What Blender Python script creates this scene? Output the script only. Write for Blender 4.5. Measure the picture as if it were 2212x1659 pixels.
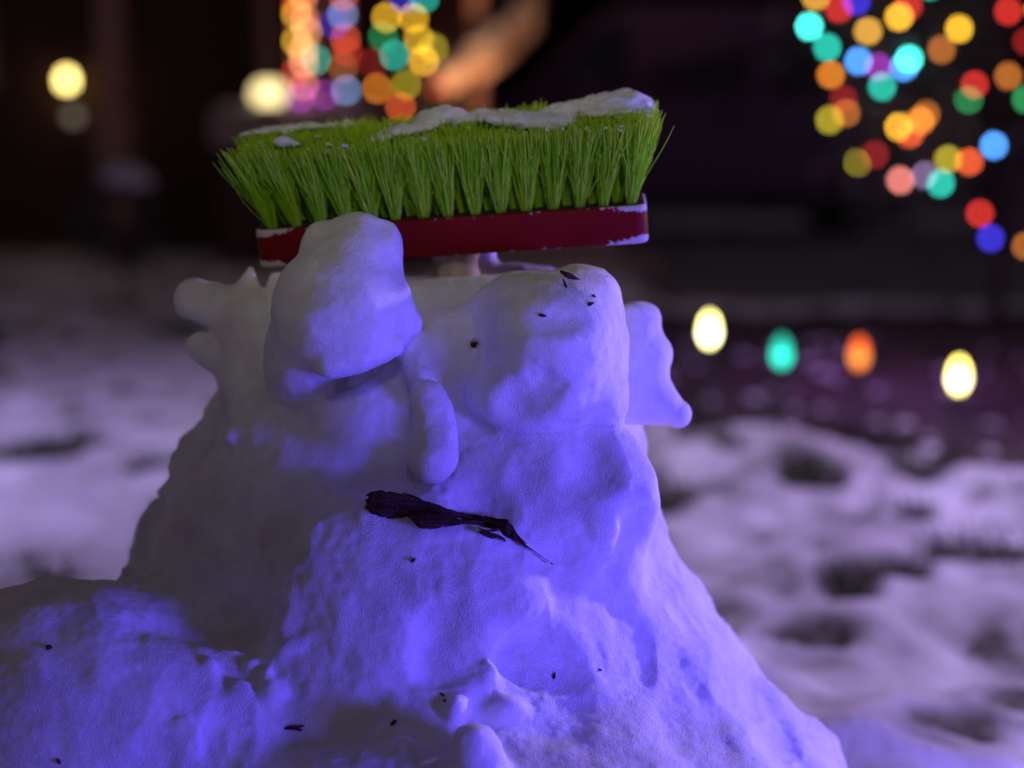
import bpy, bmesh, math, random
import numpy as np
from mathutils import Vector, Matrix, Euler

random.seed(7)
rng = np.random.default_rng(7)
for o in list(bpy.data.objects):
    bpy.data.objects.remove(o)
scene = bpy.context.scene
col = scene.collection

# ------------------------------------------------------------------ camera, world, lights, exposure
CAMZ, PITCH, FPX, DF = 0.60, math.radians(8.76), 3038.0, 1.05   # FPX: focal length in units of the 2212-wide photograph
cd = bpy.data.cameras.new('camera')
cam = bpy.data.objects.new('camera', cd); col.objects.link(cam)
cam.location = (0, 0, CAMZ)
cam.rotation_euler = (math.radians(90) - PITCH, 0, 0)
cd.sensor_width = 36.0
cd.lens = 36.0 * FPX / 2212.0
cd.clip_start, cd.clip_end = 0.02, 300
cd.dof.use_dof = True
cd.dof.focus_distance = 0.98
cd.dof.aperture_fstop = 2.0
cd.dof.aperture_blades = 0
scene.camera = cam

world = bpy.data.worlds.new('World'); scene.world = world
world.use_nodes = True
bg = world.node_tree.nodes['Background']
bg.inputs[0].default_value = (0.94, 0.76, 1.0, 1)
bg.inputs[1].default_value = 0.058

def lamp(name, kind, loc, energy, color, radius=0.04, target=None, cone=None, blend=0.5):
    l = bpy.data.lights.new(name, kind)
    l.energy, l.color = energy, color
    l.shadow_soft_size = radius
    o = bpy.data.objects.new(name, l); col.objects.link(o)
    o.location = loc
    if target is not None:
        o.rotation_euler = (Vector(target) - Vector(loc)).to_track_quat('-Z', 'Y').to_euler()
    if cone:
        l.spot_size, l.spot_blend = math.radians(cone), blend
    return o

# the blue flood lamp on the lawn to the right of the camera, low down and aimed at the snowman
lamp('blue_flood_lamp', 'SPOT', (1.20, 0.20, 0.20), 118.0, (0.105, 0.062, 1.0), 0.15, (0.02, 0.95, 0.38), 66, 0.6)
# lavender flood lamp on the right of the lawn, behind the snowman
lamp('lavender_flood_lamp', 'SPOT', (2.3, 2.1, 0.95), 190.0, (0.58, 0.42, 1.0), 0.08, (0.1, 1.75, 0.0), 105, 0.8)
# lavender flood lamp on the left of the lawn
lamp('pale_flood_lamp', 'SPOT', (-1.9, 2.0, 0.9), 70.0, (0.53, 0.42, 1.0), 0.06, (-0.8, 2.8, 0.0), 85, 0.9)
# violet lamp in the planting bed
lamp('violet_bed_lamp', 'POINT', (1.0, 3.6, 0.45), 8.0, (0.52, 0.20, 0.90), 0.05)
# added unseen spot behind the camera, a narrow soft cone brightening the bristles
lamp('bristle_fill_spot', 'SPOT', (0.25, -2.2, 2.25), 330.0, (1.0, 0.95, 0.80), 0.25, (-0.05, 1.10, 0.87), 11.0, 1.0)
# warm lamp under the porch handrail, pointing up
lamp('handrail_lamp', 'SPOT', (-0.30, 6.9, 0.75), 62.0, (1.0, 0.50, 0.23), 0.10, (-0.10, 7.9, 1.38), 60, 0.6)

vs = scene.view_settings
scene.display_settings.display_device = 'sRGB'
vs.view_transform, vs.look, vs.exposure, vs.gamma = 'Standard', 'None', 0.0, 1.0
vs.use_curve_mapping = False
scene.render.engine = 'CYCLES'
cy = scene.cycles
cy.use_denoising = True
try:
    cy.denoiser = 'OPENIMAGEDENOISE'
    cy.denoising_prefilter = 'ACCURATE'
except Exception:
    pass
cy.sample_clamp_indirect = 3.0
cy.max_bounces = 6
cy.use_adaptive_sampling = False

F = Vector((0, math.cos(PITCH), -math.sin(PITCH)))
U = Vector((0, math.sin(PITCH), math.cos(PITCH)))
R = Vector((1, 0, 0))
C0 = Vector((0, 0, CAMZ))
def at(px, py, Y):
    """point at distance Y down the garden that the photograph shows at (px, py)"""
    d = F + R * ((px - 1106) / FPX) + U * ((830 - py) / FPX)
    return C0 + d * (Y / d.y)

# ------------------------------------------------------------------ helpers
def tag(o, label=None, cat=None, group=None, kind=None):
    if label: o['label'] = label
    if cat: o['category'] = cat
    if group: o['group'] = group
    if kind: o['kind'] = kind
    return o
def empty(name, loc=(0, 0, 0), rot=(0, 0, 0)):
    o = bpy.data.objects.new(name, None); col.objects.link(o)
    o.location = loc; o.rotation_euler = rot
    o.empty_display_size = 0.05
    return o
def link(name, me, m=None, parent=None, smooth=False):
    o = bpy.data.objects.new(name, me); col.objects.link(o)
    if m and not me.materials: me.materials.append(m)
    if parent:
        o.parent = parent
    if smooth:
        me.polygons.foreach_set('use_smooth', np.ones(len(me.polygons), dtype=bool))
    return o
def mesh_np(name, V, Q):
    V = np.asarray(V, np.float32); Q = np.asarray(Q, np.int32)
    me = bpy.data.meshes.new(name)
    n = Q.shape[1]
    me.vertices.add(len(V)); me.vertices.foreach_set('co', V.ravel())
    me.loops.add(Q.size); me.loops.foreach_set('vertex_index', Q.ravel())
    me.polygons.add(len(Q))
    me.polygons.foreach_set('loop_start', np.arange(0, Q.size, n, dtype=np.int32))
    me.polygons.foreach_set('loop_total', np.full(len(Q), n, dtype=np.int32))
    me.update(calc_edges=True); me.validate()
    return me
def from_bm(name, bm, m=None, parent=None, smooth=False):
    me = bpy.data.meshes.new(name); bm.to_mesh(me); bm.free()
    return link(name, me, m, parent, smooth)
def bm_box(bm, x0, x1, y0, y1, z0, z1, bevel=0.0):
    vs_ = [bm.verts.new((x, y, z)) for z in (z0, z1) for y in (y0, y1) for x in (x0, x1)]
    fs = [bm.faces.new([vs_[i] for i in f]) for f in ((0, 2, 3, 1), (4, 5, 7, 6), (0, 1, 5, 4), (2, 6, 7, 3), (0, 4, 6, 2), (1, 3, 7, 5))]
    if bevel:
        es = list({e for f in fs for e in f.edges})
        bmesh.ops.bevel(bm, geom=es, offset=bevel, segments=2, profile=0.6, affect='EDGES')
def bm_tube(bm, pts, rad, n=8, cap=True):
    pts = [Vector(p) for p in pts]
    rads = rad if hasattr(rad, '__len__') else [rad] * len(pts)
    rings = []
    for i, p in enumerate(pts):
        t = (pts[min(i + 1, len(pts) - 1)] - pts[max(i - 1, 0)]).normalized()
        a = t.orthogonal().normalized() if i == 0 else (a - t * a.dot(t)).normalized()
        b = t.cross(a)
        rings.append([bm.verts.new(p + (a * math.cos(k * 2 * math.pi / n) + b * math.sin(k * 2 * math.pi / n)) * rads[i]) for k in range(n)])
    for r0, r1 in zip(rings, rings[1:]):
        for k in range(n):
            bm.faces.new((r0[k], r0[(k + 1) % n], r1[(k + 1) % n], r1[k]))
    if cap:
        bm.faces.new(rings[0][::-1]); bm.faces.new(rings[-1])
def bm_lathe(bm, prof, n=16, c=(0, 0, 0)):
    c = Vector(c); rings = []
    for r, z in prof:
        rings.append([bm.verts.new(c + Vector((r * math.cos(2 * math.pi * k / n), r * math.sin(2 * math.pi * k / n), z))) for k in range(n)])
    for r0, r1 in zip(rings, rings[1:]):
        for k in range(n):
            bm.faces.new((r0[k], r0[(k + 1) % n], r1[(k + 1) % n], r1[k]))
    bm.faces.new(rings[0][::-1]); bm.faces.new(rings[-1])

# numpy value noise
def vnoise(x, y, z, seed=0):
    x = np.asarray(x, np.float32); y = np.asarray(y, np.float32); z = np.asarray(z, np.float32)
    x, y, z = np.broadcast_arrays(x, y, z)
    ix, iy, iz = (np.floor(v).astype(np.int64) for v in (x, y, z))
    fx, fy, fz = x - ix, y - iy, z - iz
    sx, sy, sz = (f * f * f * (f * (f * 6 - 15) + 10) for f in (fx, fy, fz))
    def h(i, j, k):
        n = (i * 73856093) ^ (j * 19349663) ^ (k * 83492791) ^ (seed * 2654435 + 101)
        n = (n & 0xffffffff).astype(np.uint32)
        n ^= n >> np.uint32(15); n = n * np.uint32(2246822519); n ^= n >> np.uint32(13); n = n * np.uint32(3266489917); n ^= n >> np.uint32(16)
        return n.astype(np.float32) / np.float32(2147483647.5) - np.float32(1)
    def lx(j, k):
        a = h(ix, iy + j, iz + k); b = h(ix + 1, iy + j, iz + k)
        return a + (b - a) * sx
    def ly(k):
        a = lx(0, k); b = lx(1, k)
        return a + (b - a) * sy
    a = ly(0); b = ly(1)
    return a + (b - a) * sz
def sstep(a, b, x):   # also runs downwards when a > b
    t = np.clip((x - a) / (b - a), 0, 1)
    return t * t * (3 - 2 * t)

# ------------------------------------------------------------------ materials
def new_mat(name):
    m = bpy.data.materials.new(name); m.use_nodes = True
    nt = m.node_tree
    return m, nt, nt.nodes['Principled BSDF']
def N(nt, t, **kw):
    n = nt.nodes.new(t)
    for k, v in kw.items():
        if k in n.inputs.keys(): n.inputs[k].default_value = v
        else: setattr(n, k, v)
    return n
def mixc(nt, fac, a, b):
    n = nt.nodes.new('ShaderNodeMix'); n.data_type = 'RGBA'
    for s, v in ((0, fac), (6, a), (7, b)):
        if hasattr(v, 'links') or isinstance(v, bpy.types.NodeSocket): nt.links.new(v, n.inputs[s])
        else: n.inputs[s].default_value = v
    return n.outputs[2]
def ramp(nt, src, stops):
    n = nt.nodes.new('ShaderNodeValToRGB')
    el = n.color_ramp.elements
    while len(el) < len(stops): el.new(0.5)
    for e, (p, c) in zip(el, stops):
        e.position = p; e.color = c if len(c) == 4 else (*c, 1)
    nt.links.new(src, n.inputs[0])
    return n.outputs[0]
def plain(name, color, rough=0.7, metal=0.0, var=0.25, scale=20.0, bump=0.2, bdist=0.004, spec=0.4):
    m, nt, b = new_mat(name)
    tc = N(nt, 'ShaderNodeTexCoord')
    no = N(nt, 'ShaderNodeTexNoise', Scale=scale, Detail=6.0)
    nt.links.new(tc.outputs['Object'], no.inputs['Vector'])
    lo = tuple(c * (1 - var) for c in color); hi = tuple(min(1, c * (1 + var)) for c in color)
    nt.links.new(ramp(nt, no.outputs['Fac'], [(0.3, lo), (0.7, hi)]), b.inputs['Base Color'])
    bp = N(nt, 'ShaderNodeBump', Strength=bump, Distance=bdist)
    nt.links.new(no.outputs['Fac'], bp.inputs['Height'])
    nt.links.new(bp.outputs['Normal'], b.inputs['Normal'])
    b.inputs['Roughness'].default_value = rough
    b.inputs['Metallic'].default_value = metal
    b.inputs['Specular IOR Level'].default_value = spec
    return m
def glow(name, color, strength, hot=None):
    m = bpy.data.materials.new(name); m.use_nodes = True
    nt = m.node_tree; nt.nodes.clear()
    out = N(nt, 'ShaderNodeOutputMaterial')
    em = N(nt, 'ShaderNodeEmission')
    em.inputs['Color'].default_value = (*color, 1); em.inputs['Strength'].default_value = strength
    if hot:   # the light source inside a translucent shell: brighter near the lamp base
        tc = N(nt, 'ShaderNodeTexCoord'); sp = N(nt, 'ShaderNodeSeparateXYZ')
        nt.links.new(tc.outputs['Generated'], sp.inputs[0])
        nt.links.new(ramp(nt, sp.outputs['Z'], [(0.0, color), (0.32, hot), (0.62, color)]), em.inputs['Color'])
    nt.links.new(em.outputs[0], out.inputs[0])
    m.cycles.emission_sampling = 'AUTO'
    return m

def snow_mat(name, base=(0.86, 0.86, 0.87), sss=True, grain=1.0, dirt=True):
    m, nt, b = new_mat(name)
    tc = N(nt, 'ShaderNodeTexCoord')
    big = N(nt, 'ShaderNodeTexNoise', Scale=14.0, Detail=5.0, Roughness=0.6)
    fine = N(nt, 'ShaderNodeTexNoise', Scale=600.0, Detail=5.0, Roughness=0.75)
    mid = N(nt, 'ShaderNodeTexNoise', Scale=75.0, Detail=5.0, Roughness=0.65)
    vor = N(nt, 'ShaderNodeTexVoronoi', Scale=1000.0)
    for n in (big, fine, mid, vor): nt.links.new(tc.outputs['Object'], n.inputs['Vector'])
    d = tuple(c * k for c, k in zip(base, (0.88, 0.85, 0.80)))
    c1 = ramp(nt, big.outputs['Fac'], [(0.36, d), (0.58, base)]) if dirt else None
    if c1:
        c2 = ramp(nt, mid.outputs['Fac'], [(0.25, (0.90, 0.895, 0.89)), (0.55, (1, 1, 1))])
        mx = nt.nodes.new('ShaderNodeMix'); mx.data_type = 'RGBA'; mx.blend_type = 'MULTIPLY'
        mx.inputs[0].default_value = 1.0
        nt.links.new(c1, mx.inputs[6]); nt.links.new(c2, mx.inputs[7])
        nt.links.new(mx.outputs[2], b.inputs['Base Color'])
    else:
        b.inputs['Base Color'].default_value = (*base, 1)
    pat = N(nt, 'ShaderNodeTexNoise', Scale=22.0, Detail=4.0, Roughness=0.6); nt.links.new(tc.outputs['Object'], pat.inputs['Vector'])
    g0 = ramp(nt, pat.outputs['Fac'], [(0.42, (0.32, 0.32, 0.32)), (0.66, (0.85, 0.85, 0.85))])
    b1 = N(nt, 'ShaderNodeBump', Strength=0.30 * grain, Distance=0.0026)
    nt.links.new(mid.outputs['Fac'], b1.inputs['Height'])
    b2 = N(nt, 'ShaderNodeBump', Strength=1.0 * grain, Distance=0.0013); nt.links.new(g0, b2.inputs['Strength'])
    cm = N(nt, 'ShaderNodeMath', operation='ADD'); nt.links.new(fine.outputs['Fac'], cm.inputs[0]); nt.links.new(vor.outputs['Distance'], cm.inputs[1]); nt.links.new(cm.outputs[0], b2.inputs['Height']); nt.links.new(b1.outputs['Normal'], b2.inputs['Normal'])
    nt.links.new(b2.outputs['Normal'], b.inputs['Normal'])
    b.inputs['Roughness'].default_value = 0.55
    b.inputs['Specular IOR Level'].default_value = 0.35
    if sss:
        b.inputs['Subsurface Weight'].default_value = 0.7
        b.inputs['Subsurface Radius'].default_value = (0.9, 0.95, 1.0)
        b.inputs['Subsurface Scale'].default_value = 0.003
    return m
M = {}
M['snow'] = snow_mat('packed_snow')
M['clump'] = snow_mat('loose_snow', (0.60, 0.62, 0.66), dirt=False, grain=2.2)

# ------------------------------------------------------------------ SDF sculpting
S = DF / FPX
def to_world(P):
    """(x, y, w): x, y as the photograph shows the snowman, w towards the camera"""
    D = DF - P[:, 2] * S
    a = (P[:, 0] - 1106) / FPX; b = (830 - P[:, 1]) / FPX
    V = np.empty((len(P), 3), np.float64)
    V[:, 0] = a * D
    V[:, 1] = D * (F.y + b * U.y)
    V[:, 2] = CAMZ + D * (F.z + b * U.z)
    return V
def ell(x, y, w, c, r, ang=0.0):
    dx, dy, dw = x - c[0], y - c[1], w - c[2]
    if ang:
        ca, sa = math.cos(math.radians(ang)), math.sin(math.radians(ang))
        dx, dy = dx * ca + dy * sa, -dx * sa + dy * ca
    k0 = np.sqrt((dx / r[0]) ** 2 + (dy / r[1]) ** 2 + (dw / r[2]) ** 2)
    k1 = np.sqrt((dx / r[0] ** 2) ** 2 + (dy / r[1] ** 2) ** 2 + (dw / r[2] ** 2) ** 2)
    return k0 * (k0 - 1) / np.maximum(k1, 1e-6)
def cap(x, y, w, a, b, ra, rb=None):
    rb = ra if rb is None else rb
    ba = [b[i] - a[i] for i in range(3)]
    L = sum(v * v for v in ba)
    h = np.clip(((x - a[0]) * ba[0] + (y - a[1]) * ba[1] + (w - a[2]) * ba[2]) / L, 0, 1)
    return np.sqrt((x - a[0] - h * ba[0]) ** 2 + (y - a[1] - h * ba[1]) ** 2 + (w - a[2] - h * ba[2]) ** 2) - (ra + (rb - ra) * h)
def smin(a, b, k):
    h = np.maximum(k - np.abs(a - b), 0) / k
    return np.minimum(a, b) - h * h * k * 0.25

def surface_nets(f, org, step):
    nx, ny, nz = f.shape
    s = f < 0
    cs = s[:-1, :-1, :-1].astype(np.int8)
    tot = np.zeros((nx - 1, ny - 1, nz - 1), np.int8)
    for i in (0, 1):
        for j in (0, 1):
            for k in (0, 1):
                tot += s[i:nx - 1 + i, j:ny - 1 + j, k:nz - 1 + k]
    act = (tot > 0) & (tot < 8)
    idx = -np.ones(act.shape, np.int64)
    I, J, K = np.nonzero(act)
    idx[I, J, K] = np.arange(len(I))
    acc = np.zeros((len(I), 3)); cnt = np.zeros(len(I))
    corners = [(i, j, k) for i in (0, 1) for j in (0, 1) for k in (0, 1)]
    for a in corners:
        for ax in range(3):
            if a[ax]: continue
            b = list(a); b[ax] = 1
            fa = f[I + a[0], J + a[1], K + a[2]].astype(np.float64); fb = f[I + b[0], J + b[1], K + b[2]].astype(np.float64)
            m_ = (fa < 0) != (fb < 0)
            den = np.where(m_, fa - fb, 1.0)
            t = np.where(m_, fa / den, 0)
            p = np.array(a, float)[None, :].repeat(len(I), 0); p[:, ax] = t
            acc += p * m_[:, None]; cnt += m_
    V = (np.stack([I, J, K], 1) + acc / cnt[:, None]) * step + np.array(org)
    quads = []
    for ax in range(3):
        sl0 = [slice(None)] * 3; sl1 = [slice(None)] * 3
        sl0[ax] = slice(0, -1); sl1[ax] = slice(1, None)
        a = s[tuple(sl0)]; b = s[tuple(sl1)]
        e = np.nonzero(a != b)
        ins = a[e]
        u, v = (ax + 1) % 3, (ax + 2) % 3
        dims = (nx, ny, nz)
        ok = (e[u] > 0) & (e[u] < dims[u] - 1) & (e[v] > 0) & (e[v] < dims[v] - 1)
        e = [c[ok] for c in e]; ins = ins[ok]
        def cell(du, dv):
            c = [e[0], e[1], e[2]]
            c[u] = c[u] - du; c[v] = c[v] - dv
            return idx[c[0], c[1], c[2]]
        q = np.stack([cell(1, 1), cell(0, 1), cell(0, 0), cell(1, 0)], 1)
        q = np.where(ins[:, None], q, q[:, ::-1])
        quads.append(q)
    return V, np.concatenate(quads)
def subdivide(V, Q):
    E = np.concatenate([Q[:, [i, (i + 1) % 4]] for i in range(4)])
    E = np.sort(E, 1)
    key = E[:, 0] * (len(V) + 1) + E[:, 1]
    uq, first, inv = np.unique(key, return_index=True, return_inverse=True)
    ue = E[first]
    EV = (V[ue[:, 0]] + V[ue[:, 1]]) / 2
    FV = V[Q].mean(1)
    n = len(Q); nv = len(V); ne = len(ue)
    ei = inv.reshape(4, n).T + nv
    fi = np.arange(n) + nv + ne
    out = np.concatenate([np.stack([Q[:, i], ei[:, i], fi, ei[:, (i - 1) % 4]], 1) for i in range(4)])
    return np.concatenate([V, EV, FV]), out
def newton(V, fn, it=2, lim=6.0):
    h = 1.0
    for _ in range(it):
        f0 = fn(V)
        g = np.stack([fn(V + np.array(d) * h) - f0 for d in ((1, 0, 0), (0, 1, 0), (0, 0, 1))], 1) / h
        gn = np.maximum((g * g).sum(1), 0.05)
        V = V - np.clip(f0 / gn, -lim, lim)[:, None] * g
    return V

# the left and right outline of the head and body, and the depth of the mass, by height in the photograph
PY = np.array([480, 560, 590, 620, 660, 700, 820, 880, 960, 1060, 1150, 1200, 1260, 1320, 1390, 1460, 1520, 1600, 1700, 1900, 2150], float)
PL = np.array([900, 800, 700, 600, 560, 530, 484, 444, 394, 342, 312, 290, 262, 240, 190, 130, 60, 0, -60, -140, -180], float)
PR = np.array([950, 1020, 1200, 1290, 1325, 1345, 1372, 1390, 1406, 1414, 1446, 1470, 1502, 1538, 1594, 1652, 1706, 1784, 1842, 1890, 1910], float)
PD = np.array([30, 90, 170, 215, 250, 280, 330, 352, 375, 400, 420, 430, 445, 460, 480, 500, 520, 545, 580, 640, 670], float)
PF = np.array([-200, -120, -60, -20, 10, 30, 90, 110, 120, 150, 175, 195, 215, 235, 250, 262, 280, 320, 370, 430, 450], float)  # front face
def core(x, y, w):
    yy = np.clip(y, PY[0], PY[-1])
    l = np.interp(yy, PY, PL); r = np.interp(yy, PY, PR); d = np.interp(yy, PY, PD); fr = np.interp(yy, PY, PF)
    c = (l + r) / 2; hw = np.maximum((r - l) / 2, 8)
    cw = fr - d
    k = np.sqrt(((x - c) / hw) ** 2 + ((w - cw) / d) ** 2)
    # squarer than an ellipse, as packed snow is
    g = (k - 1) * np.minimum(hw, d)
    slope = 0.80
    return np.maximum(g * slope, 598 - y)

def part_fields(x, y, w):
    co = core(x, y, w)
    g = {}
    f = co
    def add(key, lst):
        nonlocal f
        for d, k in lst:
            f = smin(f, d, k)
            g[key] = d if key not in g else smin(g[key], d, k)
    g['head'] = np.maximum(co, y - 1500)
    g['torso'] = np.maximum(co, 1500 - y)
    E = lambda *a: ell(x, y, w, *a)
    K = lambda *a: cap(x, y, w, *a)
    add('head', [(E((1130, 640, -215), (115, 66, 70)), 30),                # snow behind the top of the head
                 (K((1042, 610, -215), (1046, 552, -215), 40, 18), 18),
                 (K((742, 800, 95), (722, 862, 92), 24, 12), 26),
                 (E((1010, 770, 60), (120, 90, 70)), 80),
                 (E((1230, 1080, 100), (190, 190, 70)), 110),             # right cheek
                 (E((880, 1310, 195), (270, 210, 75)), 140)])
    add('torso', [(E((1010, 1890, 80), (900, 345, 430)), 50),             # body below the ledge
                  (E((190, 1652, 0), (530, 402, 350)), 80),               # left shoulder
                  ])
    for (cx, cy_, cw), r, an, k in NUB:
        add('torso', [(E((cx, cy_, cw), r, an), k)])
    add('brow.a', [(E((738, 668, 150), (150, 148, 128)), 44),
                   (E((690, 790, 45), (120, 75, 70)), 70),
                   (E((768, 560, 118), (90, 100, 92)), 40),
                   (E((688, 535, 100), (40, 60, 55)), 36),
                   (E((840, 535, 122), (28, 54, 50)), 26),
                   (E((650, 745, 75), (58, 74, 70)), 70),
                   (K((715, 782, 205), (850, 746, 205), 26, 20), 26),
                   (K((840, 690, 150), (892, 696, 120), 48, 16), 34)])
    add('brow.b', [(E((1195, 745, 105), (160, 160, 150)), 40),
                   (E((1250, 655, 62), (88, 84, 96)), 22), (E((1215, 640, 95), (60, 46, 70), 20), 18),
                   (E((1120, 665, 62), (92, 70, 75)), 50),
                   (E((1160, 850, 130), (150, 86, 100)), 36),
                   (E((1300, 810, 78), (56, 125, 100), -4), 22)])
    add('nose', [(K((924, 866, 184), (933, 992, 222), 48, 56), 30), (K((960, 880, 200), (964, 985, 232), 16, 20), 34),
                 (K((905, 840, 110), (906, 1000, 120), 40, 44), 40)])
    def thin(d, c, h): return -smin(-d, -(np.abs(w - c) - h), 26)
    e = K((530, 700, -90), (560, 800, -90), 68, 95)
    e = smin(e, K((424, 645, -96), (530, 680, -96), 48, 56), 22)
    e = smin(e, K((432, 748, -96), (540, 800, -96), 30, 56), 16)
    e = smin(e, K((541, 584, -98), (535, 670, -98), 14, 62), 22)
    e = smin(e, K((594, 604, -98), (592, 690, -98), 20, 48), 14)
    add('ear.a', [(thin(e, -98, 58), 24)])
    e = K((1370, 700, -60), (1380, 860, -60), 44, 56)
    e = smin(e, K((1388, 690, -60), (1370, 780, -60), 34, 56), 16)
    e = smin(e, K((1412, 772, -60), (1370, 800, -60), 44, 62), 26)
    e = smin(e, K((1460, 896, -60), (1385, 850, -60), 34, 80), 26)
    add('ear.b', [(thin(e, -60, 56), 26)])
    g = {'body': np.minimum(g['head'], g['torso']), **{k: v for k, v in g.items() if '.' in k or k == 'nose'}}
    return g, f
KS = ('body', 'brow.a', 'brow.b', 'nose', 'ear.a', 'ear.b')
# hollows and nubs: place, radii, (turn,) softness; their depth is read off the plain surface
HOLLOWS = [(1283, 1008, (52, 56, 34), 44), (1040, 1090, (48, 42, 30), 44), (1110, 885, (38, 42, 26), 34),
           (1165, 850, (50, 38, 24), 34), (1200, 690, (62, 24, 26), 40), (945, 1395, (36, 62, 16), 60),
           (790, 925, (110, 105, 40), 90), (805, 1525, (30, 26, 20), 34), (1025, 745, (8, 7, 26), 10),
           (1185, 683, (18, 5, 16), 12), (470, 1330, (130, 60, 30), 70), (690, 1570, (90, 44, 26), 60),
           (1180, 1420, (110, 46, 20), 60), (1380, 1190, (50, 90, 20), 50)]
NUBS = [(1092, 1533, (44, 32, 34), 0, 24), (983, 1532, (18, 24, 20), 15, 18), (875, 1620, (20, 24, 16), 0, 22), (1030, 1655, (66, 90, 44), -8, 30),
        (500, 1400, (26, 38, 9), -10, 26), (455, 1445, (14, 28, 7), 8, 20), (515, 1500, (18, 32, 7), 12, 20), (588, 1492, (16, 18, 12), 0, 20),
        (540, 1440, (12, 16, 10), 0, 16), (400, 1590, (22, 40, 7), 0, 34), (575, 1460, (10, 12, 9), 0, 14), (610, 1500, (12, 14, 9), 0, 14),
        (640, 1390, (34, 14, 10), -30, 22), (745, 860, (20, 44, 16), 14, 26)]
PITS, NUB = [], []
def ray_w(px, py):
    w = np.arange(520, -420, -3.0)
    i = np.argmax(field(np.stack([np.full_like(w, px), np.full_like(w, py), w], 1), False)[0] < 0)
    return float(w[i])
def field(P, fine=True):
    x, y, w = (P[..., i] for i in range(3))
    g, f = part_fields(x, y, w)
    for c, r, k in PITS:
        f = _smax(f, -ell(x, y, w, c, r), k)
    f = f + 9 * vnoise(x / 170, y / 190, w / 170, 3) + 4.5 * vnoise(x / 72, y / 80, w / 72, 4)
    f = f + sstep(620, 480, x) * sstep(820, 900, y) * sstep(1290, 1200, y) * (15 * vnoise(x / 95, y / 62, w / 80, 17) + 8 * vnoise(x / 44, y / 34, w / 40, 18))
    rm = sstep(1150, 1300, x) * sstep(940, 1080, y)
    t = (x * 0.90 - y * 0.44); s_ = (x * 0.44 + y * 0.90)
    f = f + rm * 9 * vnoise(t / 62, s_ / 420, w / 300, 9)
    f = f - 6.0 * (0.35 - np.abs(vnoise(x / 120 + y / 400, y / 150, w / 120, 21))) - 3.0 * (0.35 - np.abs(vnoise(x / 58, y / 70, w / 58, 22)))
    if fine:
        f = f + 0.7 * vnoise(x / 34, y / 34, w / 34, 5) + 0.8 * vnoise(x / 14, y / 13, w / 13, 6)
        lump = sstep(0.15, 0.7, vnoise(x / 120, y / 120, w / 120, 12))
        f = f + lump * 1.4 * vnoise(x / 19, y / 19, w / 19, 13)
    return f, g
def _smax(a, b, k):
    return -smin(-a, -b, k)
def dive(g, others):
    d = np.maximum(g - np.maximum(others, 0), 0)
    return d * d / (d + 90)
def part_value(P, name, fine=True):
    f, g = field(P, fine)
    others = None
    for k, v in g.items():
        if k == name: continue
        others = v if others is None else np.minimum(others, v)
    return f + dive(g[name], others)

NUB = [((x, y, ray_w(x, y) + 0.15 * r[2]), r, a, k) for x, y, r, a, k in NUBS]
PITS = [((x, y, ray_w(x, y) + 0.45 * r[2]), r, k) for x, y, r, k in HOLLOWS]
STEP = 11.0
ORG = (-480.0, 440.0, -820.0)
nx, ny, nz = 222, 154, 126
X = (ORG[0] + STEP * np.arange(nx)).astype(np.float32)[:, None, None]
Yg = (ORG[1] + STEP * np.arange(ny)).astype(np.float32)[None, :, None]
Z = (ORG[2] + STEP * np.arange(nz)).astype(np.float32)[None, None, :]
P = np.empty((nx, ny, nz, 3), np.float32)
P[..., 0] = X; P[..., 1] = Yg; P[..., 2] = Z
f_grid, g_grid = field(P, fine=False)
snowman = empty('snowman', (-0.06, 1.16, 0.0))
tag(snowman, 'lumpy snowman with bulging brows, long nose and ragged ears under a green brush', 'snowman')
mins = {}
for name in KS:
    others = None
    for k, v in g_grid.items():
        if k != name: others = v.copy() if others is None else np.minimum(others, v)
    fp = f_grid + dive(g_grid[name], others)
    fp[0] = fp[-1] = 50; fp[:, 0] = fp[:, -1] = 50; fp[:, :, 0] = fp[:, :, -1] = 50
    V, Q = surface_nets(fp, ORG, STEP)
    V, Q = subdivide(V, Q)
    lo = np.array(ORG) + 2 * STEP; hi = np.array(ORG) + STEP * (np.array([nx, ny, nz]) - 3)
    inside = ((V > lo) & (V < hi)).all(1)
    V2 = newton(V[inside], lambda p, n_=name: part_value(p, n_), 2)
    V[inside] = V2
    Wd = to_world(V) - np.array(snowman.location)
    me = mesh_np(name.split('.')[0], Wd, Q)
    o = link(name.split('.')[0], me, M['snow'], snowman, True)
del P, f_grid, g_grid

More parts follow.
